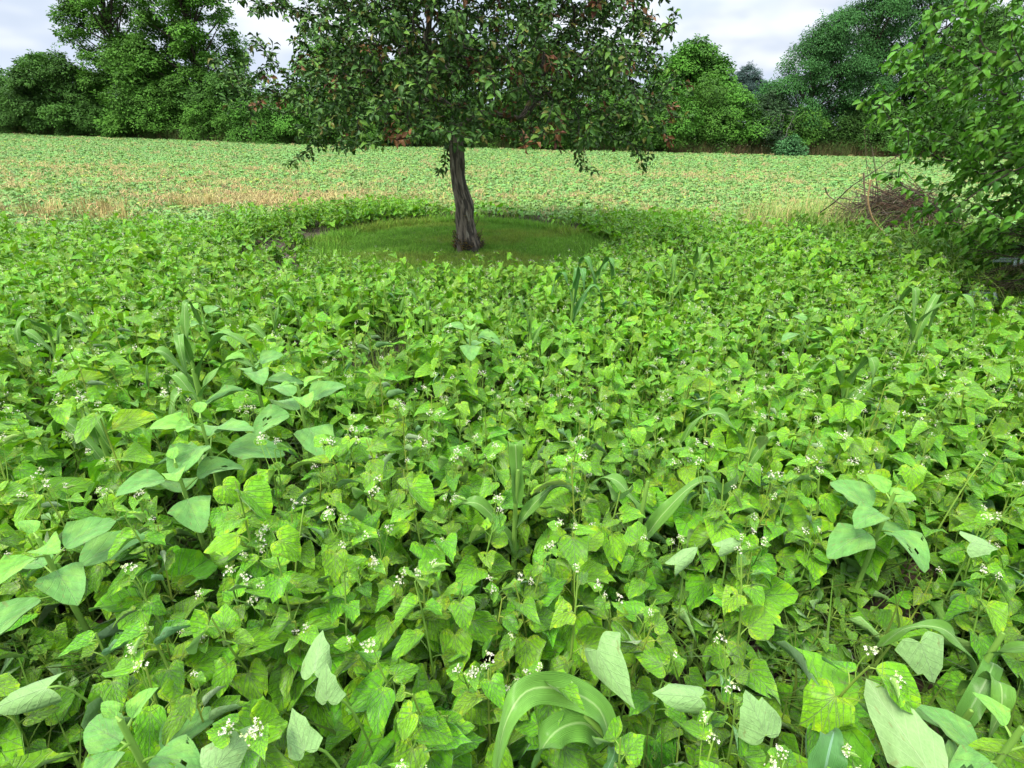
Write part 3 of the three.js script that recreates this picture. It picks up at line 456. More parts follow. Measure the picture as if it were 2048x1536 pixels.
// ------------------------------------------------------------------ grass under the crop, weeds round the lawn, the lawn itself
function tuft(seed, n, h, spread, w, bend, seg = 3) {
  const b = new Build(), r = R(seed);
  for (let k = 0; k < n; k++) {
    const a = r() * 6.28, d = V(Math.cos(a), 0, Math.sin(a)), o = V((r() - 0.5) * spread, 0, (r() - 0.5) * spread), L = h * (0.6 + 0.6 * r()), be = bend * (0.4 + r()), s = V(-d.z, 0, d.x), c = 0.75 + 0.5 * r(), col = [c * (0.9 + 0.3 * r()), c, c]; let prev = null;
    for (let j = 0; j <= seg; j++) { const t = j / seg, q = o.clone().addScaledVector(d, L * be * t * t).add(V(0, L * t * (1 - 0.35 * be * t), 0)), ww = w * (1 - t * t * 0.96) * 0.5; const A = b.vert(q.x - s.x * ww, q.y, q.z - s.z * ww, 0, t, col), B = b.vert(q.x + s.x * ww, q.y, q.z + s.z * ww, 1, t, col); if (prev) b.i.push(prev[0], prev[1], A, prev[1], B, A); prev = [A, B]; }
  }
  return b.done();
}
{
  const r = R(41), U = stuffGroup('undergrowth', 'grass blades with shade painted in and low green growth on the soil under the crop', 'undergrowth'), T = [0, 1, 2].map((k) => tuft(300 + k, 9, 0.24, 0.14, 0.008, 0.8, 2)), lists = [[], [], []];
  for (let k = 0; k < 6500; k++) { const z = -0.15 - 9.6 * Math.pow(r(), 0.85), x = (r() * 2 - 1) * (-z * 1.15 + 0.8), a = r(), s = 0.5 + r() * 0.7, turn = r() * 6.28, g = 0.3 + 0.25 * r(); if (!crop(x, z)) continue; lists[Math.floor(a * 3)].push([place(x, 0, z, turn, s), [g, g, g * 1.1]]); }  // crop shade painted in: grass tinted far darker than on the lawn
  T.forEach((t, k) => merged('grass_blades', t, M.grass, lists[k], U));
  const low = nearProto.slice(0, 4).map((_, k) => buckPlant(900 + k, { tall: 0.13, flowers: 0, leaves: 7, size: 0.055 })), lowM = low.map((pr) => { const b = new Build(); pr.L.forEach(([i, m, t]) => b.add(BUCK_FAR[i], m, t.map((x) => x * 0.92))); return [b.done(), pr.thin]; }), ll = [[], [], [], []];
  for (let k = 0; k < 3000; k++) { const z = -0.15 - 9.6 * Math.pow(r(), 0.9), x = (r() * 2 - 1) * (-z * 1.15 + 0.8), v = Math.floor(r() * 4), s = 0.7 + r() * 0.7, turn = r() * 6.28; if (!crop(x, z)) continue; ll[v].push([place(x, 0, z, turn, s), null]); }
  for (let k = 0; k < 700; k++) { const z = -0.2 - 2.3 * Math.pow(r(), 0.7), x = (r() * 2 - 1) * (-z * 1.1 + 0.7), v = Math.floor(r() * 4), s = 0.7 + r() * 0.8, turn = r() * 6.28; ll[v].push([place(x, 0, z, turn, s), [0.9, 0.92, 0.92]]); }
  lowM.forEach(([a, b], k) => { merged('low_leaves', a, M.buck, ll[k], U); merged('low_stems', b, M.stem, ll[k], U); });

  const Wd = stuffGroup('weeds', 'band of low mixed green weeds between the lawn, the crop and the bean field', 'weeds'), wl = [[], [], [], []], wt = [[], [], []];
  for (let k = 0; k < 5500; k++) {
    const x = -4 + r() * 9.2, z = -5 - r() * 6, v = Math.floor(r() * 4), s = 0.8 + r() * 1.1, turn = r() * 6.28, q = r(), w = 0.95 + r() * 0.3, l = inLawn(x, z); if (l < 1.0 || crop(x, z)) continue;
    const e = farEdge(x, z), past = -z - e, den = (x > 0.6 && z > -9.4 ? 0.75 : past > 0 && past < 1.1 ? 0.55 : l < 1.25 ? 0.4 : 0) * step(0.3, 0.55, fbm(x * 1.5, z * 1.5, 12, 3)); if (q > den || (x < -1.9 && z > -8.2)) continue;
    if (r() < 0.5) wl[v].push([place(x, 0, z, turn, s), [w, w, w]]); else wt[v % 3].push([place(x, 0, z, turn, s * 0.8), [w * 0.7, w * 0.8, w * 0.7]]);
  }
  lowM.forEach(([a, b], k) => { merged('weed_leaves', a, M.buck, wl[k], Wd); merged('weed_stems', b, M.stem, wl[k], Wd); });
  T.forEach((t, k) => merged('weed_blades', t, M.grass, wt[k], Wd));

  const G = stuffGroup('grass', 'short mown grass disc with browned patches round the apple tree trunk', 'grass'), S = [0, 1].map((k) => tuft(330 + k, 13, 0.05, 0.08, 0.0055, 0.8, 1)), gl = [[], []];
  for (let k = 0; k < 13000; k++) {
    const a = r() * 6.28, d = Math.sqrt(r()) * (1.04 + 0.14 * (noise(Math.cos(a) * 3 + 9, Math.sin(a) * 3 + 4) - 0.5)), x = LAWN.x + Math.cos(a) * d * LAWN.rx, z = LAWN.z + Math.sin(a) * d * LAWN.rz, br = step(0.42, 0.62, fbm(x * 1.2 + 9, z * 1.8, 5, 4)) * (0.1 + 0.6 * r()), w = 0.7 + 0.6 * r(), e = r();
    if (d > 0.97 && e < 0.5) continue; gl[k & 1].push([place(x, 0.006, z, r() * 6.28, (0.6 + r() * 0.6) * (d > 0.86 ? 1 + 1.6 * r() : 1)), [lerp(0.85, 1.6, br) * w, lerp(1.0, 0.9, br) * w, lerp(1, 1.6, br) * w]]);
  }
  S.forEach((t, k) => merged('blades', t, M.grass, gl[k], G));
}

// ------------------------------------------------------------------ the bean field with its wheat stubble
const hedgeZ = (x) => (x < -11.5 ? lerp(-31, -38, clamp((-11.5 - x) / 22)) : x < 8 ? -31.2 : -30.4);
{
  const F = stuffGroup('bean_field', 'wide field of low pale green soybean plants reaching to the hedgerow', 'bean field'), r = R(61), NV = 6, geos = [], lists = [];
  const lf = [0, 1, 2].map((k) => leafGeo({ ...SHAPES.round, cols: 2, rows: 2, bend: 0.5, curl: [0.5, 0.5], fold: 0.15, wave: 0.03, jag: 0, rnd: R(k + 8), both: false }));
  for (let v = 0; v < NV; v++) {
    const b = new Build(), q = R(620 + v);
    for (let k = 0; k < 8; k++) {
      const az = k * 2.4 + q(), h = 0.05 + 0.09 * Math.sqrt(q()), rad = 0.02 + 0.07 * q(), c = V(Math.cos(az) * rad, h, Math.sin(az) * rad), y = q() < 0.03 ? [1.7, 1.25, 0.7] : [0.8 + 0.4 * q(), 0.85 + 0.3 * q(), 0.8 + 0.5 * q()];
      for (let e = -1; e <= 1; e++) { const a = az + e * 1.15 + (q() - 0.5) * 0.4, p = -0.15 - q() * 0.5; b.add(lf[k % 3], basis(c, V(Math.cos(a) * Math.cos(p), Math.sin(p), Math.sin(a) * Math.cos(p)), V((q() - 0.5) * 0.8, 1, (q() - 0.5) * 0.8), 0.046 + 0.018 * q()), y); }
    }
    geos.push(b.done()); lists.push([]);
  }
  const straw = [0, 1, 2].map((v) => { const b = new Build(), q = R(640 + v); for (let k = 0; k < 9; k++) { const o = V((q() - 0.5) * 0.16, 0, (q() - 0.5) * 0.16), t = o.clone().add(V((q() - 0.5) * 0.16, 0.07 + q() * 0.11, (q() - 0.5) * 0.14)), c = 0.7 + 0.6 * q(); b.tube([o, o.clone().lerp(t, 0.5).add(V(0.008, 0, 0.005)), t], 0.0022, 3, [c, c * (0.93 + 0.07 * q()), c * 0.95], false); if (q() < 0.7) { const e = o.clone().add(V((q() - 0.5) * 0.12, 0.05 + q() * 0.08, (q() - 0.5) * 0.12)); b.tube([t, t.clone().lerp(e, 0.5).add(V(0, 0.03, 0)), e], 0.003, 3, [c * 1.05, c, c * 0.9], false); } } return b.done(); }), sl = [[], [], []];
  const gauss = (x, z, cx, cz, sx, sz) => Math.exp(-(((x - cx) / sx) ** 2) - (((z - cz) / sz) ** 2));
  const tanAt = (x, z) => clamp(0.8 * gauss(x, z, -4.2, -10.0, 1.9, 1.0) + 0.22 * gauss(x, z, -7.2, -8.2, 2.2, 0.7) + 0.22 * gauss(x, z, -8, -12, 6, 2.0) + 0.24 * gauss(x, z, -12, -15.5, 9, 1.0) + 0.16 * gauss(x, z, 2, -11, 5, 1.6) + 0.12 * gauss(x, z, 4, -17, 6, 2) + 0.05);
  for (let row = 0, z = -6.2; z > -39; row++, z -= 0.15 + 0.0045 * Math.max(0, -z - 9)) {
    const half = -z * 1.12 + 2, dx = 0.11 + 0.0033 * Math.max(0, -z - 9);
    for (let x = -half; x < half; x += dx) {
      const px = x + (r() - 0.5) * dx, pz = z + (r() - 0.5) * 0.12, v = Math.floor(r() * NV), s = (0.85 + 0.45 * r()) * (1 + 0.012 * Math.max(0, -z - 9)), q = r(), turn = r() * 6.28, w = 0.9 + 0.2 * r();
      if (pz < hedgeZ(px) - 0.2 || -pz < farEdge(px, pz) + 0.1 || (px > 3.4 && pz > -7.2) || inLawn(px, pz) < 1.15) continue;
      const tn = tanAt(px, pz) * (0.1 + 1.8 * fbm(px * 0.7, pz * 1.3, 3, 4)), soyn = fbm(px * 0.5 + 40, pz * 1.2, 6, 3), yl = clamp(tn * 1.2 + 0.05) * r();
      if (q < tn * 0.95) sl[v % 3].push([place(px, 0, pz, turn, s * 1.05), [w * lerp(0.8, 1, r()), w * lerp(0.75, 1, r()), w * 0.9]]);
      if (q > tn * 0.8 && soyn > 0.26) { const g = lerp(0.88, 1.15, soyn) * w; lists[v].push([place(px, 0, pz, turn, s * lerp(1, 0.8, clamp(tn))), [g * lerp(1, 1.7, yl), g * lerp(1, 1.1, yl), g * lerp(1, 0.7, yl)]]); }
    }
  }
  geos.forEach((g, k) => inst('bean_leaves', g, M.soy, lists[k], F));
  const St = stuffGroup('stubble', 'tan wheat stubble and dry weeds showing between the bean plants', 'stubble');
  straw.forEach((g, k) => inst('straw_stalks', g, M.straw, sl[k], St));
  // rust-brown dead weeds along the left edge of the crop, tall dry grass by the brush pile, dead grass at the foot of the hedgerow
  const dead = [0, 1].map((v) => tuft(660 + v, 16, 0.34, 0.16, 0.008, 0.35)), D = stuffGroup('dry_weeds', 'rust-brown dead weed stalks along the left end of the crop', 'dry weeds'), dl = [[], []];
  for (let k = 0; k < 220; k++) { const t = r(), x = lerp(-8.6, -3.9, t), z = lerp(-7.4, -8.6, t) + (r() - 0.5) * 2.2, w = 0.6 + r() * 0.8; if (fbm(x * 1.1, z * 1.1, 8, 2) > 0.53) dl[k & 1].push([place(x, 0, z, r() * 6.28, 0.7 + 0.6 * r()), [0.66 * w, 0.62 * w, 0.5 * w]]); }
  dead.forEach((g, k) => inst('dead_stalks', g, M.straw, dl[k], D));
  const tall = [0, 1].map((v) => tuft(670 + v, 20, 0.62, 0.34, 0.0045, 0.55)), Tg = stuffGroup('tall_grass', 'tall half-dry yellow grass growing beside the brush pile', 'tall grass'), tl = [[], []];
  for (let k = 0; k < 150; k++) { const x = 3.5 + r() * 2.0, z = -7.0 - r() * 1.9 - (x - 3.5) * 0.2, w = 0.7 + r() * 0.5, gr = r(); tl[k & 1].push([place(x, 0, z, r() * 6.28, 0.65 + r() * 0.6), gr < 0.62 ? [0.34 * w, 0.66 * w, 0.28 * w] : [0.85 * w, 0.8 * w, 0.7 * w]]); }
  tall.forEach((g, k) => inst('grass_stalks', g, M.straw, tl[k], Tg));
  const Hg = stuffGroup('hedge_grass', 'brown and green dead grass fringe at the foot of the hedgerow', 'dry grass'), hl = [[], []];
  for (let k = 0; k < 2200; k++) { const x = -36 + r() * 64, z = hedgeZ(x) - 0.2 - r() * 1.5, w = (0.3 + r() * 0.4), gr = r() < (x > 4 ? 0.5 : 0.85); hl[k & 1].push([place(x, 0, z, r() * 6.28, 0.9 + r() * 1.1), gr ? [0.22 * w, 0.42 * w, 0.2 * w] : [0.5 * w, 0.42 * w, 0.42 * w]]); }
  tall.forEach((g, k) => inst('fringe_stalks', g, M.straw, hl[k], Hg));
}

// ------------------------------------------------------------------ branching: every twig end joins the nearest wood already grown
function grow(root, anchors, { bias = 0.22, seg = 0.12, rTip = 0.004, power = 2.35, sag = 0 }) {
  const nodes = []; root.forEach((p, k) => nodes.push({ p: p.clone(), up: k - 1, len: k * 0.15, kids: 0, r2: 0, dir: (root[Math.min(k + 1, root.length - 1)].clone().sub(root[Math.max(0, k - 1)])).normalize(), chain: -1 }));
  const from = root.at(-1), first = Math.max(1, root.length - 3), chains = [], A = anchors.map((a) => [a, a.distanceTo(from)]).sort((a, b) => a[1] - b[1]);
  for (const [a] of A) {
    let best = null, bd = 1e9, bi = 0; for (let k = first; k < nodes.length; k++) { const n = nodes[k], dx = n.p.x - a.x, dy = n.p.y - a.y, dz = n.p.z - a.z, c = Math.sqrt(dx * dx + dy * dy + dz * dz) + bias * n.len; if (c < bd) { bd = c; best = n; bi = k; } }
    const d = a.distanceTo(best.p); if (d < 0.04) continue;
    const n = Math.max(2, Math.round(d / seg)), mid = best.p.clone().addScaledVector(best.dir, d * 0.35).lerp(a, 0.3).add(V(0, d * 0.1, 0)), pts = bez(best.p, mid, a.clone().add(V(0, -sag * d, 0)), n), ids = [bi]; let up = bi;
    for (let k = 1; k <= n; k++) { nodes.push({ p: pts[k], up, len: nodes[up].len + d / n, kids: 0, r2: 0, dir: pts[k].clone().sub(pts[k - 1]).normalize() }); up = nodes.length - 1; ids.push(up); }
    chains.push(ids);
  }
  for (let k = nodes.length - 1; k >= 0; k--) { const n = nodes[k]; if (!n.r2) n.r2 = Math.pow(rTip, power); n.r = Math.pow(n.r2, 1 / power); if (n.up >= 0) nodes[n.up].r2 += n.r2; }
  return { nodes, chains };
}
function branchMeshes(t, parent, mat, minLimb) {
  const tw = new Build();
  for (const ids of t.chains) {
    const pts = ids.map((k) => t.nodes[k].p), r = ids.map((k, j) => t.nodes[j ? k : ids[1]].r), thick = r[1] > minLimb, f = (_, k) => r[k] * (k === r.length - 1 ? 0.7 : 1);
    if (thick) { const b = new Build(); b.tube(pts, f, 8); mesh('branch', b.done(), mat, parent); } else tw.tube(pts, f, r[1] > 0.008 ? 5 : 3, [0.75, 0.7, 0.65], false);
  }
  mesh('twigs', tw.done(), mat, parent).userData.kind = 'stuff';
}
function leavesOn(t, r, { reach, gap, size, hang, pick, tint }) {      // [shape, matrix, colour] along the outer wood of every chain
  const out = [];
  for (const ids of t.chains) {
    let run = 0; const far = reach * (0.7 + 0.6 * r()), k0 = t.nodes[ids.at(-1)]; let az = r() * 6.28, red = r();
    for (let j = ids.length - 1; j > 0 && run < far; j--) {
      const a = t.nodes[ids[j]].p, b = t.nodes[ids[j - 1]].p, d = a.distanceTo(b), n = Math.max(1, Math.round(d / gap));
      if (t.nodes[ids[j]].r > 0.014) break;
      for (let k = 0; k < n; k++) {
        const p = a.clone().lerp(b, (k + r()) / n), ax = t.nodes[ids[j]].dir; az += 2.4;
        const s = V(Math.cos(az), Math.sin(az) * 0.5, Math.sin(az * 1.3 + 1)), dir = ax.clone().multiplyScalar(0.42).add(s.multiplyScalar(0.85)).add(V(0, -hang * (0.5 + r()), 0)).normalize();
        out.push([pick(r), basis(p.clone().addScaledVector(dir, 0.015), dir, V((r() - 0.5) * 1.1, 1, (r() - 0.5) * 1.1 + 0.2), size * (0.65 + 0.6 * r()), (r() - 0.5) * 1.2), tint(run / far, red, r, p)]);
      }
      run += d;
    }
  }
  return out;
}
function dress(leaves, shapes, mat, parent, near = 290) {              // the leaves that show largest are parts of their own, the others the foliage
  const p = V(0, 0, 0), view = (m) => { p.setFromMatrixPosition(m).add(parent.position); const q = p.clone().project(camera); return Math.abs(q.x) < 1 && Math.abs(q.y) < 1 && q.z < 1 ? p.distanceTo(camera.position) : 1e6 + p.length(); };
  const L = leaves.map((l) => [view(l[1]), l]).sort((a, b) => a[0] - b[0]), by = shapes.map(() => []);
  L.forEach(([, [k, m, c]], i) => { if (i < near) { const q = mesh('leaf', tinted(shapes[k], mat.name + k, c), mat, parent); m.decompose(q.position, q.quaternion, q.scale); } else by[k].push([m, c]); });
  by.forEach((l, k) => l.length && inst('foliage', shapes[k], mat, l, parent));
}

// ------------------------------------------------------------------ the apple tree on the lawn
{
  const r = R(91), base = ground(936, 500), g = thing('apple_tree', 'ornamental apple tree with dark leaves and reddish shoots on the round lawn', 'tree', [base.x, 0, base.z]);
  const P = (x, y) => depth(x, y, -base.z).sub(base.clone().setY(0)), line = [[937, 502], [933, 470], [929, 435], [928, 408], [920, 375], [916, 350], [915, 325], [913, 295], [910, 265]].map(([x, y]) => P(x, y)), fine = smooth(line, 40);
  const tr = new Build(), rad = [0.18, 0.13, 0.112, 0.11, 0.094, 0.082, 0.088, 0.085, 0.07], H = 40, S = 22; let ix = [];
  for (let k = 0; k <= H; k++) for (let s = 0; s <= S; s++) { const t = k / H * 8, a = s / S * 6.2832, i = Math.min(7, Math.floor(t)), q = lerp(rad[i], rad[i + 1], t - i) * (1 + 0.16 * (fbm(Math.cos(a) * 1.5 + 4, Math.sin(a) * 1.5 + 4, k * 0.14, 3) - 0.5) * 2 + (k < 7 ? (1 - k / 7) * 0.22 * Math.cos(a * 5 + 1) : 0)); tr.vert(fine[k].x + Math.cos(a) * q, fine[k].y - (k === 0 ? 0.03 : 0), fine[k].z + Math.sin(a) * q, s / S, fine[k].y * 0.6); }
  for (let k = 0; k < H; k++) for (let s = 0; s < S; s++) { const a = k * (S + 1) + s, b = a + S + 1; tr.i.push(a, b, a + 1, a + 1, b, b + 1); }
  mesh('trunk', tr.done(), M.bark, g);
  const sk = new Build(), sl = [];                                     // short suckers with small red-brown leaves round the foot
  for (let k = 0; k < 60; k++) { const a = r() * 6.28, y = r() * r() * 0.42, q = V(line[0].x + Math.cos(a) * (0.15 - y * 0.12) - y * 0.06, y, Math.sin(a) * (0.15 - y * 0.12)), e = q.clone().add(V(Math.cos(a) * 0.05, 0.05 + r() * 0.09, Math.sin(a) * 0.05)); sk.tube([q, q.clone().lerp(e, 0.5).add(V(0.006, -0.01, 0)), e], 0.003, 4, [0.7, 0.6, 0.55]); for (let j = 0; j < 4; j++) sl.push([q.clone().lerp(e, 0.3 + j * 0.22), r() * 6.28]); }
  mesh('sucker', sk.done(), M.bark, g).userData.kind = 'stuff';
  const APPLE = [0, 1, 2, 3].map((k) => leafGeo({ ...SHAPES.ellip, cols: 4, rows: 4, W: 0.22 + 0.025 * k, bend: 0.3 + 0.35 * k, curl: [0.4 + 0.2 * k, 0.5], fold: 0.2, wave: 0.02, jag: 0.01, rnd: R(95 + k), both: true, thick: 0.01, twist: (k - 1.5) * 0.3 }));
  inst('sucker_leaves', APPLE[1], M.apple, sl.map(([p, a]) => [basis(p, V(Math.cos(a), 0.3, Math.sin(a)), V(0, 1, 0.2), 0.03 + r() * 0.02), [2.2 + r(), 0.7, 0.9]]), g);
  const anchors = [], c = V(-0.02, 1.15, 0), tries = 22000;             // ends of the twigs: an uneven dome, ragged and drooping below
  const add = (x, y) => { const z = (r() - 0.5) * 1.6, q = P(x, y); anchors.push(q.add(V(0, 0, z)).multiplyScalar(1 - z * 0.02)); };
  for (let k = 0; k < tries && anchors.length < 3400; k++) {
    const a = r() * 6.28, y = 0.93 + r() * 2.75, ly = (y - 1.15) / 2.5, lobe = 0.86 + 0.3 * fbm(Math.cos(a) * 1.4 + 3, Math.sin(a) * 1.4 + 3, y * 0.8, 3), R0 = 2.55 * lobe * (ly < 0.18 ? 0.93 : 1) * Math.sqrt(Math.max(0, 1 - Math.pow(Math.max(0, ly), 2.4))), d = Math.sqrt(0.08 + 0.92 * r()) * R0;
    if (y < 1.16 + 0.2 * (1 - d / 2.6) + 0.22 * (fbm(Math.cos(a) * 3, Math.sin(a) * 3, d * 1.2, 2) - 0.5)) continue;
    if (fbm(Math.cos(a) * d * 1.1 + 20, y * 1.2, Math.sin(a) * d * 1.1, 3) < 0.27) continue;
    const x = Math.cos(a) * d * (Math.cos(a) < 0 ? 0.73 : 0.94);
    anchors.push(V(x, y, Math.sin(a) * d * 0.92));
  }
  for (let k = 0; k < 46; k++) { const t = r(); add(lerp(590, 440, t) + (r() - 0.5) * 60, lerp(200, 120, t) + (r() - 0.5) * 130); }
  for (let k = 0; k < 22; k++) add(490 + r() * 70, r() * 36 - 10);
  for (const [x, y] of [[540, 78], [530, 85], [1195, 345], [1180, 335], [1160, 330], [870, 345], [885, 345], [610, 320], [640, 310], [1270, 330], [1290, 320], [1350, 230], [1330, 200]]) add(x, y);
  const t = grow([...fine.slice(8).filter((_, k) => k % 4 === 0), P(903, 215), P(900, 150)], anchors, { bias: 0.2, seg: 0.13, rTip: 0.0032, sag: 0.0 });
  branchMeshes(t, g, M.bark, 0.019);
  const lv = leavesOn(t, R(92), { reach: 0.42, gap: 0.0125, size: 0.072, hang: 0.0, pick: (q) => Math.floor(q() * 4), tint: (u, red, q) => { const w = 0.75 + 0.6 * q(); if (red < 0.09 && u < 0.06) return [w * 3.6, w * 0.6, w * 1.5]; if (q() < 0.07) return [w * 2.7, w * 1.05, w]; if (q() < 0.3) return [w * 1.9, w * 1.55, w * 1.1]; return [w, w, w]; } });
  dress(lv, APPLE, M.apple, g);
}

// ------------------------------------------------------------------ the mulberry bush on the right
{
  const r = R(131), o = V(5.1, 0, -4.5), g = thing('mulberry_bush', 'large mulberry bush with drooping bright green leaves beside the crop', 'bush', [o.x, 0, o.z]), anchors = [];
  for (let k = 0; k < 16000 && anchors.length < 2300; k++) {
    const a = r() * 6.28, y = 0.75 + r() * 2.9, ly = (y - 1.7) / 1.95, lobe = 0.84 + 0.36 * fbm(Math.cos(a) * 1.5 + 8, Math.sin(a) * 1.5 + 8, y * 1.1, 3), R0 = 2.15 * lobe * Math.sqrt(Math.max(0, 1 - Math.pow(Math.abs(ly), 2.0))), d = Math.sqrt(0.2 + 0.8 * r()) * R0, x = Math.cos(a) * d, z = Math.sin(a) * d * 0.85;
    if (y < 1.45 - 0.55 * clamp((x + 1.9) / 1.6)) continue; if (y < 1.25 && x < 0 && d < 1.2 && r() < 0.6) continue; if (x > 1.3 || z < -1.5) continue; if (fbm(x * 1.3 + 5, y * 1.3, z * 1.3 + 9, 3) < 0.34) continue;
    anchors.push(V(x, y, z));
  }
  for (let k = 0; k < 1400; k++) { const x = -1.1 + r() * 2.4; anchors.push(V(x, 0.12 + r() * 1.5 + 0.4 * clamp(-x), -1.2 + r() * 1.6)); };
  for (const [x, y, z] of [[1755, 345, 4.4], [1765, 350, 4.3], [1790, 345, 4.3], [1810, 360, 4.2], [1760, 250, 4.3], [1765, 195, 4.3], [1790, 100, 4.4], [1800, 225, 4.2], [1820, 285, 4.2], [1850, 70, 4.3], [1870, 440, 4.2], [1880, 415, 4.1], [1910, 20, 4.3], [1960, 400, 3.7], [2020, 420, 3.6]]) anchors.push(depth(x, y, z).sub(o));
  const t = grow([V(0.25, 0, 0.1), V(0.15, 0.4, 0.05), V(0.05, 0.8, 0), V(0, 1.15, 0)], anchors, { bias: 0.18, seg: 0.13, rTip: 0.003, sag: 0.12 });
  const tr = new Build(); tr.tube([V(0.25, -0.02, 0.1), V(0.15, 0.4, 0.05), V(0.05, 0.8, 0), V(0, 1.15, 0)], (q) => lerp(0.09, 0.06, q), 12, [0.8, 0.72, 0.65]); mesh('trunk', tr.done(), M.bark, g);
  branchMeshes(t, g, M.bark, 0.018);
  const LEAF = [0, 1, 2, 3].map((k) => leafGeo({ ...SHAPES.mulb, cols: 6, rows: 5, bend: 0.5 + 0.3 * k, curl: [0.35, 0.3 + 0.2 * k], fold: 0.18, wave: 0.02, jag: 0.02, rnd: R(135 + k), thick: 0.009, twist: (k - 1.5) * 0.25 }));
  const lv = leavesOn(t, R(132), { reach: 0.42, gap: 0.02, size: 0.07, hang: 0.45, pick: (q) => Math.floor(q() * 4), tint: (u, red, q) => { const w = 0.8 + 0.4 * q(); return u < 0.3 ? [w * 1.55, w * 1.45, w] : [w * (0.8 + 0.3 * q()), w * 0.95, w]; } });
  dress(lv, LEAF, M.mulb, g);
}
// a young blue spruce under it: bare brown inner branches and a few pale blue shoots
{
  const r = R(151), c = depth(2110, 505, 3.95), g = thing('spruce_tree', 'small blue spruce with bare brown branches and pale blue tips under the bush', 'tree', [c.x + 0.35, 0, c.z - 0.2]), b = new Build(), needles = [], bare = [];
  b.tube([V(0, 0, 0), V(0.01, 0.7, 0), V(0, 1.5, 0)], (t) => lerp(0.05, 0.012, t), 8, [0.7, 0.6, 0.5]); mesh('trunk', b.done(), M.bark, g);
  for (let k = 0; k < 60; k++) {
    const y = 0.25 + (k / 60) * 0.85, a = k * 2.4, L = (0.85 - y * 0.5) * (0.75 + 0.4 * r()), d = V(Math.cos(a), 0, Math.sin(a)), p = V(0, y, 0), m = p.clone().addScaledVector(d, L * 0.5).add(V(0, -0.05, 0)), e = p.clone().addScaledVector(d, L).add(V(0, -0.3 + 0.45 * r(), 0)), q = new Build(); q.tube(bez(p, m, e, 6), (t) => lerp(0.007, 0.002, t), 5, [0.4, 0.3, 0.22]); mesh('branch', q.done(), M.bark, g);
    for (let j = 0; j < 14; j++) { const t = 0.35 + 0.65 * j / 14, s = p.clone().lerp(e, t).add(V(0, -0.03, 0)), sd = V(-d.z, 0, d.x).multiplyScalar(j & 1 ? 1 : -1).addScaledVector(d, 0.7).add(V(0, -0.25, 0)).normalize(); (t > 0.8 && k % 7 === 3 ? needles : bare).push([s, sd]); }
  }
  const shoot = (n, col) => { const q = new Build(), rr = R(160 + n); for (let k = 0; k < n; k++) { const t = k / n, a = k * 2.4, y = t * 0.12, d = V(Math.cos(a), 0.9, Math.sin(a)).normalize(), A = V(0, y, 0), B = A.clone().addScaledVector(d, 0.014 + 0.006 * rr()); q.tube([A, B], (u) => 0.0014 * (1 - u * 0.7), 3, col, false); } q.tube([V(0, 0, 0), V(0, 0.12, 0)], 0.0022, 4, [0.5, 0.35, 0.2]); return q.done(); };
  const blue = matte('blue needle', 0.22, 0.30, 0.31), dry = matte('brown needle', 0.04, 0.045, 0.018), toM = ([p, d]) => [basis(p, d, V(0, 1, 0.01), 1), null];
  inst('needles', shoot(60, [1, 1, 1]), blue, needles.map(toM), g); inst('dry_shoots', shoot(34, [1, 1, 1]), dry, bare.map(toM), g);
}

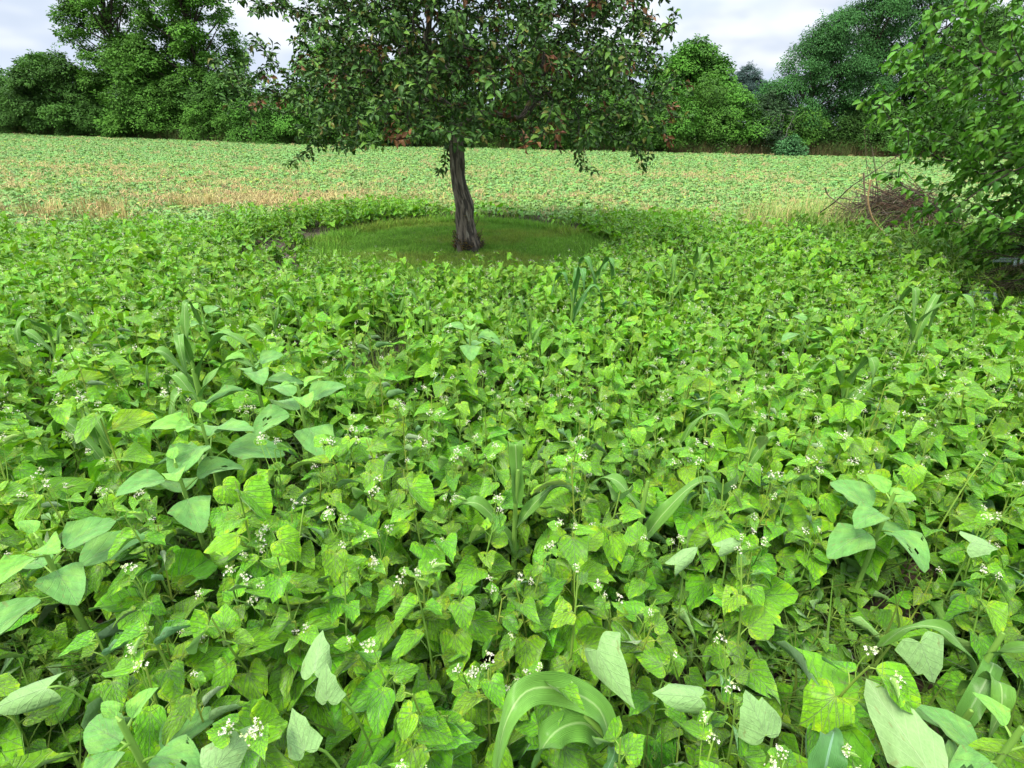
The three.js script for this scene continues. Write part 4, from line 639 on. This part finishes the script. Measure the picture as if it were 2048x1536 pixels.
// ------------------------------------------------------------------ the brush pile: sticks heaped on one another
{
  const r = R(171), c = ground(1775, 490), g = thing('brush_pile', 'heap of brown cut branches and twigs between the crop and the mulberry bush', 'brush pile', [c.x + 0.1, -0.06, c.z - 0.1]), geo = [];
  for (let v = 0; v < 7; v++) { const b = new Build(), q = R(180 + v); b.tube(smooth([V(-0.5, 0, 0), V(-0.2, 0.05 * (q() - 0.3), 0.06 * (q() - 0.5)), V(0.15, 0.09 * q(), 0.08 * (q() - 0.5)), V(0.5, 0.02, 0.05 * (q() - 0.5))], 7), (t) => lerp(0.011, 0.004, t), 5, [1, 1, 1]); if (v > 3) b.tube([V(0.1, 0.05, 0), V(0.25, 0.12, 0.05), V(0.42, 0.17, 0.07)], 0.004, 4); geo.push(b.done()); }
  const mats = [[0.08, 0.06, 0.04], [0.13, 0.098, 0.064], [0.22, 0.175, 0.12], [0.05, 0.038, 0.027]].map((k, i) => matte('cut twig ' + i, ...k, { roughness: 0.9 }));
  const spot = (deep) => { const a = r() * 6.28, d = Math.sqrt(r()), top = 0.74 * Math.pow(1 - d * d, 0.7), x = Math.cos(a) * d * 0.85, z = Math.sin(a) * d * 0.8, y = Math.max(0.03, top * (deep ? r() * 0.9 : 0.82 + 0.25 * r())); const q = new THREE.Quaternion().setFromEuler(new THREE.Euler((r() - 0.5) * 1.0, (r() - 0.5) * 3.0, -x * 0.45 + (r() - 0.5) * 1.1, 'YXZ')); return [V(x, y, z), q, 0.4 + r() * 0.65]; };
  for (let k = 0; k < 285; k++) { const [p, q, s] = spot(false), m = mesh('stick', geo[k % 7], mats[Math.floor(Math.pow(r(), 1.3) * 4)], g); m.position.copy(p); m.quaternion.copy(q); m.scale.set(s, s * 0.62, s * 0.62); }
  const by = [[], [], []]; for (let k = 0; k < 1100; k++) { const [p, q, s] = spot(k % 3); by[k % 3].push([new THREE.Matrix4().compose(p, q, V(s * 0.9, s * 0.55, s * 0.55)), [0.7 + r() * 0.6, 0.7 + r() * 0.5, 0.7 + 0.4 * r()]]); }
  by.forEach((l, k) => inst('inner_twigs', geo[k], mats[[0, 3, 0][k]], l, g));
  const Q = (x, y, z) => depth(x, y, z).sub(g.position), long = (pts, rad, m) => { const b = new Build(); b.tube(smooth(pts, 14), (t) => lerp(rad, rad * 0.45, t), 6); mesh('long_branch', b.done(), m, g); }, z = -c.z;
  const pale = matte('peeled branch', 0.42, 0.27, 0.14, { roughness: 0.8 });
  long([Q(1742, 360, z - 0.9), Q(1736, 400, z - 0.9), Q(1747, 440, z - 0.92), Q(1768, 466, z - 0.95)], 0.011, pale);
  long([Q(1727, 345, z - 0.5), Q(1729, 380, z - 0.55), Q(1733, 408, z - 0.6), Q(1736, 430, z - 0.6)], 0.011, mats[1]);
  long([Q(1640, 425, z), Q(1672, 402, z - 0.2), Q(1700, 375, z - 0.3), Q(1745, 345, z - 0.2), Q(1790, 315, z), Q(1835, 290, z)], 0.009, mats[3]);
  long([Q(1650, 375, z - 0.2), Q(1656, 390, z - 0.2), Q(1672, 402, z - 0.3), Q(1710, 425, z - 0.4)], 0.010, mats[1]);
  long([Q(1672, 395, z - 0.2), Q(1705, 396, z - 0.3), Q(1740, 392, z - 0.4)], 0.005, mats[2]);
  for (let k = 0; k < 8; k++) { const x = 1740 + r() * 70, y = 330 + r() * 40; long([Q(x, y + 60, z), Q(x + (r() - 0.5) * 20, y + 10, z), Q(x + (r() - 0.5) * 60, y - 30 - r() * 50, z)], 0.0045, mats[k % 4]); }
  for (let k = 0; k < 8; k++) { const x = 1650 + r() * 60, y = 400 + r() * 30; long([Q(x, y + 20, z), Q(x + 15, y - 12, z), Q(x + 30 + (r() - 0.5) * 50, y - 40, z)], 0.003, mats[k % 4]); }
  // weeds growing against the pile and under the bush, tinted darker for its shade
  const W = stuffGroup('shade_weeds', 'weeds and grass with shade painted in their colour under the mulberry bush and brush pile', 'weeds'), lw = [0, 1, 2].map((k) => buckPlant(960 + k, { tall: 0.22, flowers: 0, leaves: 8, size: 0.06 })), ml = lw.map((pr) => { const b = new Build(); pr.L.forEach(([i, m, t]) => b.add(BUCK_FAR[i], m, t.map((x) => x * 0.9))); return b.done(); }), l = [[], [], []], tf = tuft(690, 14, 0.36, 0.14, 0.009, 0.8), tl = [];
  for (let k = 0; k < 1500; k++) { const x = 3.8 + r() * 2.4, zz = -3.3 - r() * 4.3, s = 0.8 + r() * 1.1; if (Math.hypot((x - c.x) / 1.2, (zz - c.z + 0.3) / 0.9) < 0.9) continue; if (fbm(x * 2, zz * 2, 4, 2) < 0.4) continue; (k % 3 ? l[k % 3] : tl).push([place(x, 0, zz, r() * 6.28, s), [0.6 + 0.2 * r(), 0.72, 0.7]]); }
  ml.forEach((q, k) => merged('weed_leaves', q, M.buck, l[k], W)); merged('weed_blades', tf, M.grass, tl, W);
}

// ------------------------------------------------------------------ the hedgerow: trees and shrubs beyond the field
function sprayGeo(seed, n, rad, leaf, flat, droop = 0) {               // a spray of leaves on a twig
  const b = new Build(), r = R(seed);
  for (let k = 0; k < n; k++) {
    const a = r() * 6.28, d = Math.sqrt(r()) * rad, p = V(Math.cos(a) * d, (r() - 0.5) * rad * flat - droop * d * d / rad, Math.sin(a) * d), dir = V(Math.cos(a + (r() - 0.5)), (r() - 0.6) * 0.8 - droop, Math.sin(a + (r() - 0.5))).normalize(), m = basis(p, dir, V((r() - 0.5) * 1.2, 1, (r() - 0.5) * 1.2), leaf * (0.7 + 0.6 * r())), c = 0.8 + 0.4 * r();
    const q = [[0, 0, 0], [0.3, 0.45, 0.1], [0, 1, -0.1], [-0.3, 0.45, 0.1]].map(([x, y, z]) => { const v = V(x, y, z).applyMatrix4(m); return b.vert(v.x, v.y, v.z, 0.5, 0.5, [c * (0.9 + 0.2 * r()), c, c]); }); b.i.push(q[0], q[1], q[2], q[0], q[2], q[3]);
  }
  return b.done();
}
const SPRAY = { broad: [0, 1, 2].map((k) => sprayGeo(200 + k, 26, 0.34, 0.15, 0.5)), fine: [0, 1, 2].map((k) => sprayGeo(210 + k, 44, 0.40, 0.085, 0.35, 0.5)), shrub: [0, 1, 2].map((k) => sprayGeo(220 + k, 30, 0.26, 0.105, 0.8)) };
function hedgeTree(o) {                                                // crown: clumps round the ends of the limbs, gaps between them
  const { x, z, h, w, low = 0.15, n: n0 = 20, kind = 'broad', tint, name, label, cat = 'tree', group, seed, dens = 1, lean = 0, clump: cl0 = 0.24, trunk = 0.16, squash = 0.62 } = o, big = o.h > 5, n = Math.round(n0 * (big ? 1.6 : 1)), clump = cl0 * (big ? 0.8 : 1), r = R(seed), g = thing(name, label, cat, [x, 0, z], group), lists = SPRAY[kind].map(() => []);
  const tp = smooth([V(0, -0.05, 0), V(lean * h * 0.3 + (r() - 0.5) * 0.2, h * 0.3, 0), V(lean * h * 0.6, h * 0.6, 0.1), V(lean * h, h * 0.9, 0)], 12), tb = new Build(); tb.tube(tp, (t) => lerp(trunk, trunk * 0.15, t), 8, [0.7, 0.66, 0.6]); mesh('trunk', tb.done(), M.farBark, g);
  for (let k = 0; k < n; k++) {
    const f = (k + 0.5) / n, y = h * lerp(low, 0.95, f), prof = Math.sin(Math.PI * clamp(lerp(0.28, 0.93, f))), a = k * 2.4 + r(), d = (k % 4 === 0 ? 0.25 : 0.75 + 0.35 * r()) * w * prof * 0.78, rad = clump * w * (0.55 + 0.9 * r()), sq = squash * (0.7 + 0.6 * r()), c = V(Math.cos(a) * d + lean * y, y, Math.sin(a) * d * 0.8);
    const at = tp[Math.min(12, Math.max(1, Math.round(f * 10)))], lb = new Build(); lb.tube(bez(at, at.clone().lerp(c, 0.5).add(V(0, -0.15, 0)), c, 5), (t) => lerp(trunk * 0.4, 0.015, t), 5, [0.6, 0.56, 0.5], false); mesh('limb', lb.done(), M.farBark, g);
    const m = Math.round(dens * 105 * rad * rad / (kind === 'broad' ? 1 : 0.75)), cl = 0.82 + 0.36 * r();
    for (let j = 0; j < m; j++) {
      const th = r() * 6.28, u = r() * 2 - 0.75, rr = Math.cbrt(0.25 + 0.75 * r()) * rad * (0.6 + 0.85 * noise(th * 1.6, u * 2.4, k)) * (r() < 0.1 ? 1.3 : 1), s = Math.sqrt(Math.max(0, 1 - Math.min(1, u * u))), p = V(c.x + Math.cos(th) * s * rr, c.y + clamp(u, -1, 1) * rr * sq, c.z + Math.sin(th) * s * rr), v = cl * (0.82 + 0.36 * r());
      lists[j % 3].push([new THREE.Matrix4().compose(p, new THREE.Quaternion().setFromEuler(new THREE.Euler((r() - 0.5) * 0.7 + Math.sin(th) * s * 0.5, r() * 6.28, (r() - 0.5) * 0.7 - Math.cos(th) * s * 0.5)), V(1, 1, 1).multiplyScalar(0.75 + 0.5 * r())), [tint[0] * v, tint[1] * v, tint[2] * v]]);
    }
  }
  SPRAY[kind].forEach((q, k) => inst('crown', q, M.far, lists[k], g));
  return g;
}
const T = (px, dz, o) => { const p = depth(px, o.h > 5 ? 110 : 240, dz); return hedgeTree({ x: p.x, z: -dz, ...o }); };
const dark = [0.054, 0.142, 0.016], mid = [0.072, 0.188, 0.016], light = [0.074, 0.21, 0.018], blueish = [0.044, 0.140, 0.028];
T(-20, 41, { h: 4.6, w: 2.8, tint: [0.046, 0.13, 0.02], seed: 301, n: 26, name: 'hedgerow_tree', label: 'dark broadleaf tree at the far left end of the hedgerow', lean: -0.05 });
T(70, 42, { h: 5.1, w: 2.0, tint: dark, seed: 302, n: 14, name: 'hedgerow_tree', label: 'smaller dark tree with open top between the two largest left trees', clump: 0.3 });
T(235, 38, { h: 11.5, w: 3.5, tint: mid, seed: 303, n: 40, low: 0.12, name: 'hedgerow_tree', label: 'tall broadleaf tree with layered branches second from the left', clump: 0.225, dens: 0.9, trunk: 0.2 });
T(390, 37, { h: 11, w: 3.4, tint: mid, seed: 304, n: 40, low: 0.12, name: 'hedgerow_tree', label: 'tall broadleaf tree with a rounded right side left of the apple tree', clump: 0.225, dens: 0.9, trunk: 0.2 });
T(140, 37, { h: 4.6, w: 2.6, tint: dark, seed: 305, n: 16, low: 0.1, name: 'hedgerow_tree', label: 'low dark tree standing in front of the layered tall tree', clump: 0.32 });
T(310, 36, { h: 4.8, w: 2.6, tint: mid, seed: 306, n: 16, low: 0.1, name: 'hedgerow_tree', label: 'low green tree filling the gap between the two tall left trees', clump: 0.32 });
T(470, 35, { h: 3.6, w: 2.2, tint: dark, seed: 307, n: 14, low: 0.1, name: 'hedgerow_tree', label: 'low dark tree at the right foot of the rounded tall tree', clump: 0.34 });
T(650, 36, { h: 5.6, w: 2.0, tint: light, seed: 308, n: 18, low: 0.2, name: 'hedgerow_tree', label: 'bright green tree partly hidden by the left side of the apple crown', clump: 0.32 });
T(720, 37.5, { h: 5.6, w: 2.2, tint: mid, seed: 316, n: 14, name: 'hedgerow_tree', label: 'green tree of the hedgerow behind the left half of the apple crown', clump: 0.32 });
T(930, 38, { h: 6.0, w: 2.4, tint: mid, seed: 317, n: 14, name: 'hedgerow_tree', label: 'green tree of the hedgerow straight behind the apple trunk line', clump: 0.32 });
T(1080, 38, { h: 5.8, w: 2.4, tint: mid, seed: 318, n: 14, name: 'hedgerow_tree', label: 'green tree of the hedgerow behind the right half of the apple crown', clump: 0.32 });
T(1210, 37.5, { h: 5.2, w: 2.2, tint: mid, seed: 319, n: 14, name: 'hedgerow_tree', label: 'green tree of the hedgerow behind the right rim of the apple crown', clump: 0.32 });
T(820, 37, { h: 5.2, w: 2.4, tint: mid, seed: 309, n: 14, name: 'hedgerow_tree', label: 'tree in the hedgerow hidden behind the middle of the apple crown', clump: 0.34 });
T(1395, 36, { h: 5.7, w: 2.5, tint: light, seed: 310, n: 24, low: 0.3, name: 'hedgerow_tree', label: 'rounded bright green tree rising from the hedge right of the apple tree', clump: 0.3, trunk: 0.1 });
T(1640, 33, { h: 6.9, w: 2.5, tint: blueish, seed: 311, n: 30, kind: 'fine', low: 0.22, name: 'locust_tree', label: 'feathery blue-green locust tree with the left outline against the sky', clump: 0.26, lean: 0.02, dens: 0.8 });
T(1735, 34, { h: 9.5, w: 2.8, tint: blueish, seed: 312, n: 32, kind: 'fine', low: 0.2, name: 'locust_tree', label: 'taller feathery locust tree just behind the first one', clump: 0.25, lean: 0.02, dens: 0.75 });
T(1840, 35, { h: 10.5, w: 3.4, tint: [0.038, 0.115, 0.025], seed: 313, n: 34, kind: 'fine', low: 0.16, name: 'locust_tree', label: 'darkest feathery locust tree reaching out of the picture by the mulberry bush', clump: 0.24, dens: 0.75, trunk: 0.24 });
T(1960, 33, { h: 7, w: 3, tint: dark, seed: 314, n: 24, kind: 'fine', low: 0.1, name: 'locust_tree', label: 'locust tree mostly hidden behind the mulberry bush', clump: 0.32 });
T(1505, 95, { h: 9.5, w: 4.2, tint: [0.06, 0.11, 0.09], seed: 315, n: 18, low: 0.3, name: 'distant_tree', label: 'small far-off tree with haze painted into its colour in the gap beside the locust trees', clump: 0.36, dens: 0.5 });  // distance haze painted as a bluish leaf tint
const shrubs = [[-20, 40, 3, 2.4, dark], [60, 39, 2.7, 2.2, dark], [180, 36.8, 2.4, 1.9, dark], [250, 36.4, 1.3, 1.3, light], [345, 35.6, 2.5, 1.8, mid], [440, 34.2, 2.3, 1.8, mid], [520, 33.4, 2.2, 1.7, light], [585, 32.6, 2.5, 1.8, light], [665, 32.4, 2.2, 1.6, mid], [745, 32.4, 2.4, 1.8, mid], [840, 32.5, 2.2, 1.7, mid], [930, 32.6, 2.3, 1.7, dark], [1020, 32.5, 2.4, 1.8, mid], [1110, 32.6, 2.3, 1.8, mid], [1200, 32.6, 2.6, 1.8, mid], [1280, 32.4, 2.7, 1.7, mid], [1345, 32.6, 3.1, 1.7, light], [1410, 32.8, 3.0, 1.8, mid], [1470, 32.4, 2.9, 1.7, light], [1530, 32.4, 2.8, 1.5, [0.045, 0.10, 0.03]], [1600, 32.2, 2.2, 1.5, mid], [1665, 33, 1.3, 1.2, dark], [1715, 32.6, 2.0, 1.5, dark], [1780, 32.4, 2.0, 1.5, dark], [1850, 32, 2.4, 1.6, dark], [1920, 32, 2.2, 1.6, dark], [2010, 32, 2.4, 1.6, dark]];
const SHRUB = ['dark shrub at the left end of the hedgerow under the first tree', 'dark shrub below the open-topped tree on the left', 'dark shrub at the foot of the layered tall tree', 'small bright shrub in front of the layered tall tree', 'green shrub between the two tall left trees', 'green shrub below the rounded tall tree', 'bright shrub at the right foot of the rounded tall tree', 'bright green shrub just left of the apple crown', 'green shrub seen under the left end of the apple crown', 'second hedge shrub behind the left part of the apple crown', 'third hedge shrub behind the left part of the apple crown', 'hedge shrub directly behind the apple trunk', 'first hedge shrub right of the apple trunk behind the crown', 'second hedge shrub right of the apple trunk behind the crown', 'third hedge shrub right of the apple trunk behind the crown', 'hedge shrub at the right rim of the apple crown', 'bright tall shrub left below the rounded bright tree', 'shrub directly below the rounded bright tree', 'bright shrub right below the rounded bright tree', 'dull shrub beside the bare grey dead shrub', 'green shrub between the dead shrub and the first locust trunk', 'low dark shrub under the first locust tree', 'dark shrub between the locust trunks', 'dark shrub at the foot of the darkest locust tree', 'dark shrub between the locust trunks and the mulberry bush', 'dark shrub behind the upper mulberry leaves', 'dark shrub hidden furthest right behind the mulberry bush'];
shrubs.forEach(([px, dz, h, w, tint], k) => T(px, dz, { h, w: w * 1.05, tint, seed: 400 + k * 3, n: 9, kind: 'shrub', low: 0.08, clump: 0.46, trunk: 0.06, dens: 0.95, squash: 0.8, name: 'hedge_shrub', cat: 'shrub', label: SHRUB[k] }));
T(1590, 30.6, { h: 1.0, w: 0.9, tint: [0.06, 0.17, 0.05], seed: 480, n: 13, kind: 'shrub', low: 0.1, clump: 0.34, trunk: 0.03, name: 'field_shrub', cat: 'shrub', label: 'small rounded shrub standing alone at the field edge before the locust trees' });
{ // a dead grey shrub at the right end of the hedge
  const r = R(491), p = depth(1555, 280, 31.4), g = thing('dead_shrub', 'bare grey dead shrub at the right end of the green hedge', 'shrub', [p.x, 0, p.z]), an = []; for (let k = 0; k < 150; k++) { const a = r() * 6.28, y = 0.5 + r() * 1.8, d = Math.sqrt(r()) * 1.0; an.push(V(Math.cos(a) * d, y, Math.sin(a) * d)); }
  const t = grow([V(0, 0, 0), V(0, 0.2, 0), V(0.02, 0.4, 0)], an, { seg: 0.2, rTip: 0.008 }), b = new Build(); for (const ids of t.chains) b.tube(ids.map((k) => t.nodes[k].p), (_, k) => t.nodes[ids[Math.max(1, k)]].r, 3, [1, 1, 1], false); mesh('branches', b.done(), matte('grey dead wood', 0.22, 0.20, 0.18), g).userData.kind = 'stuff';
}
renderer.render(scene, camera);
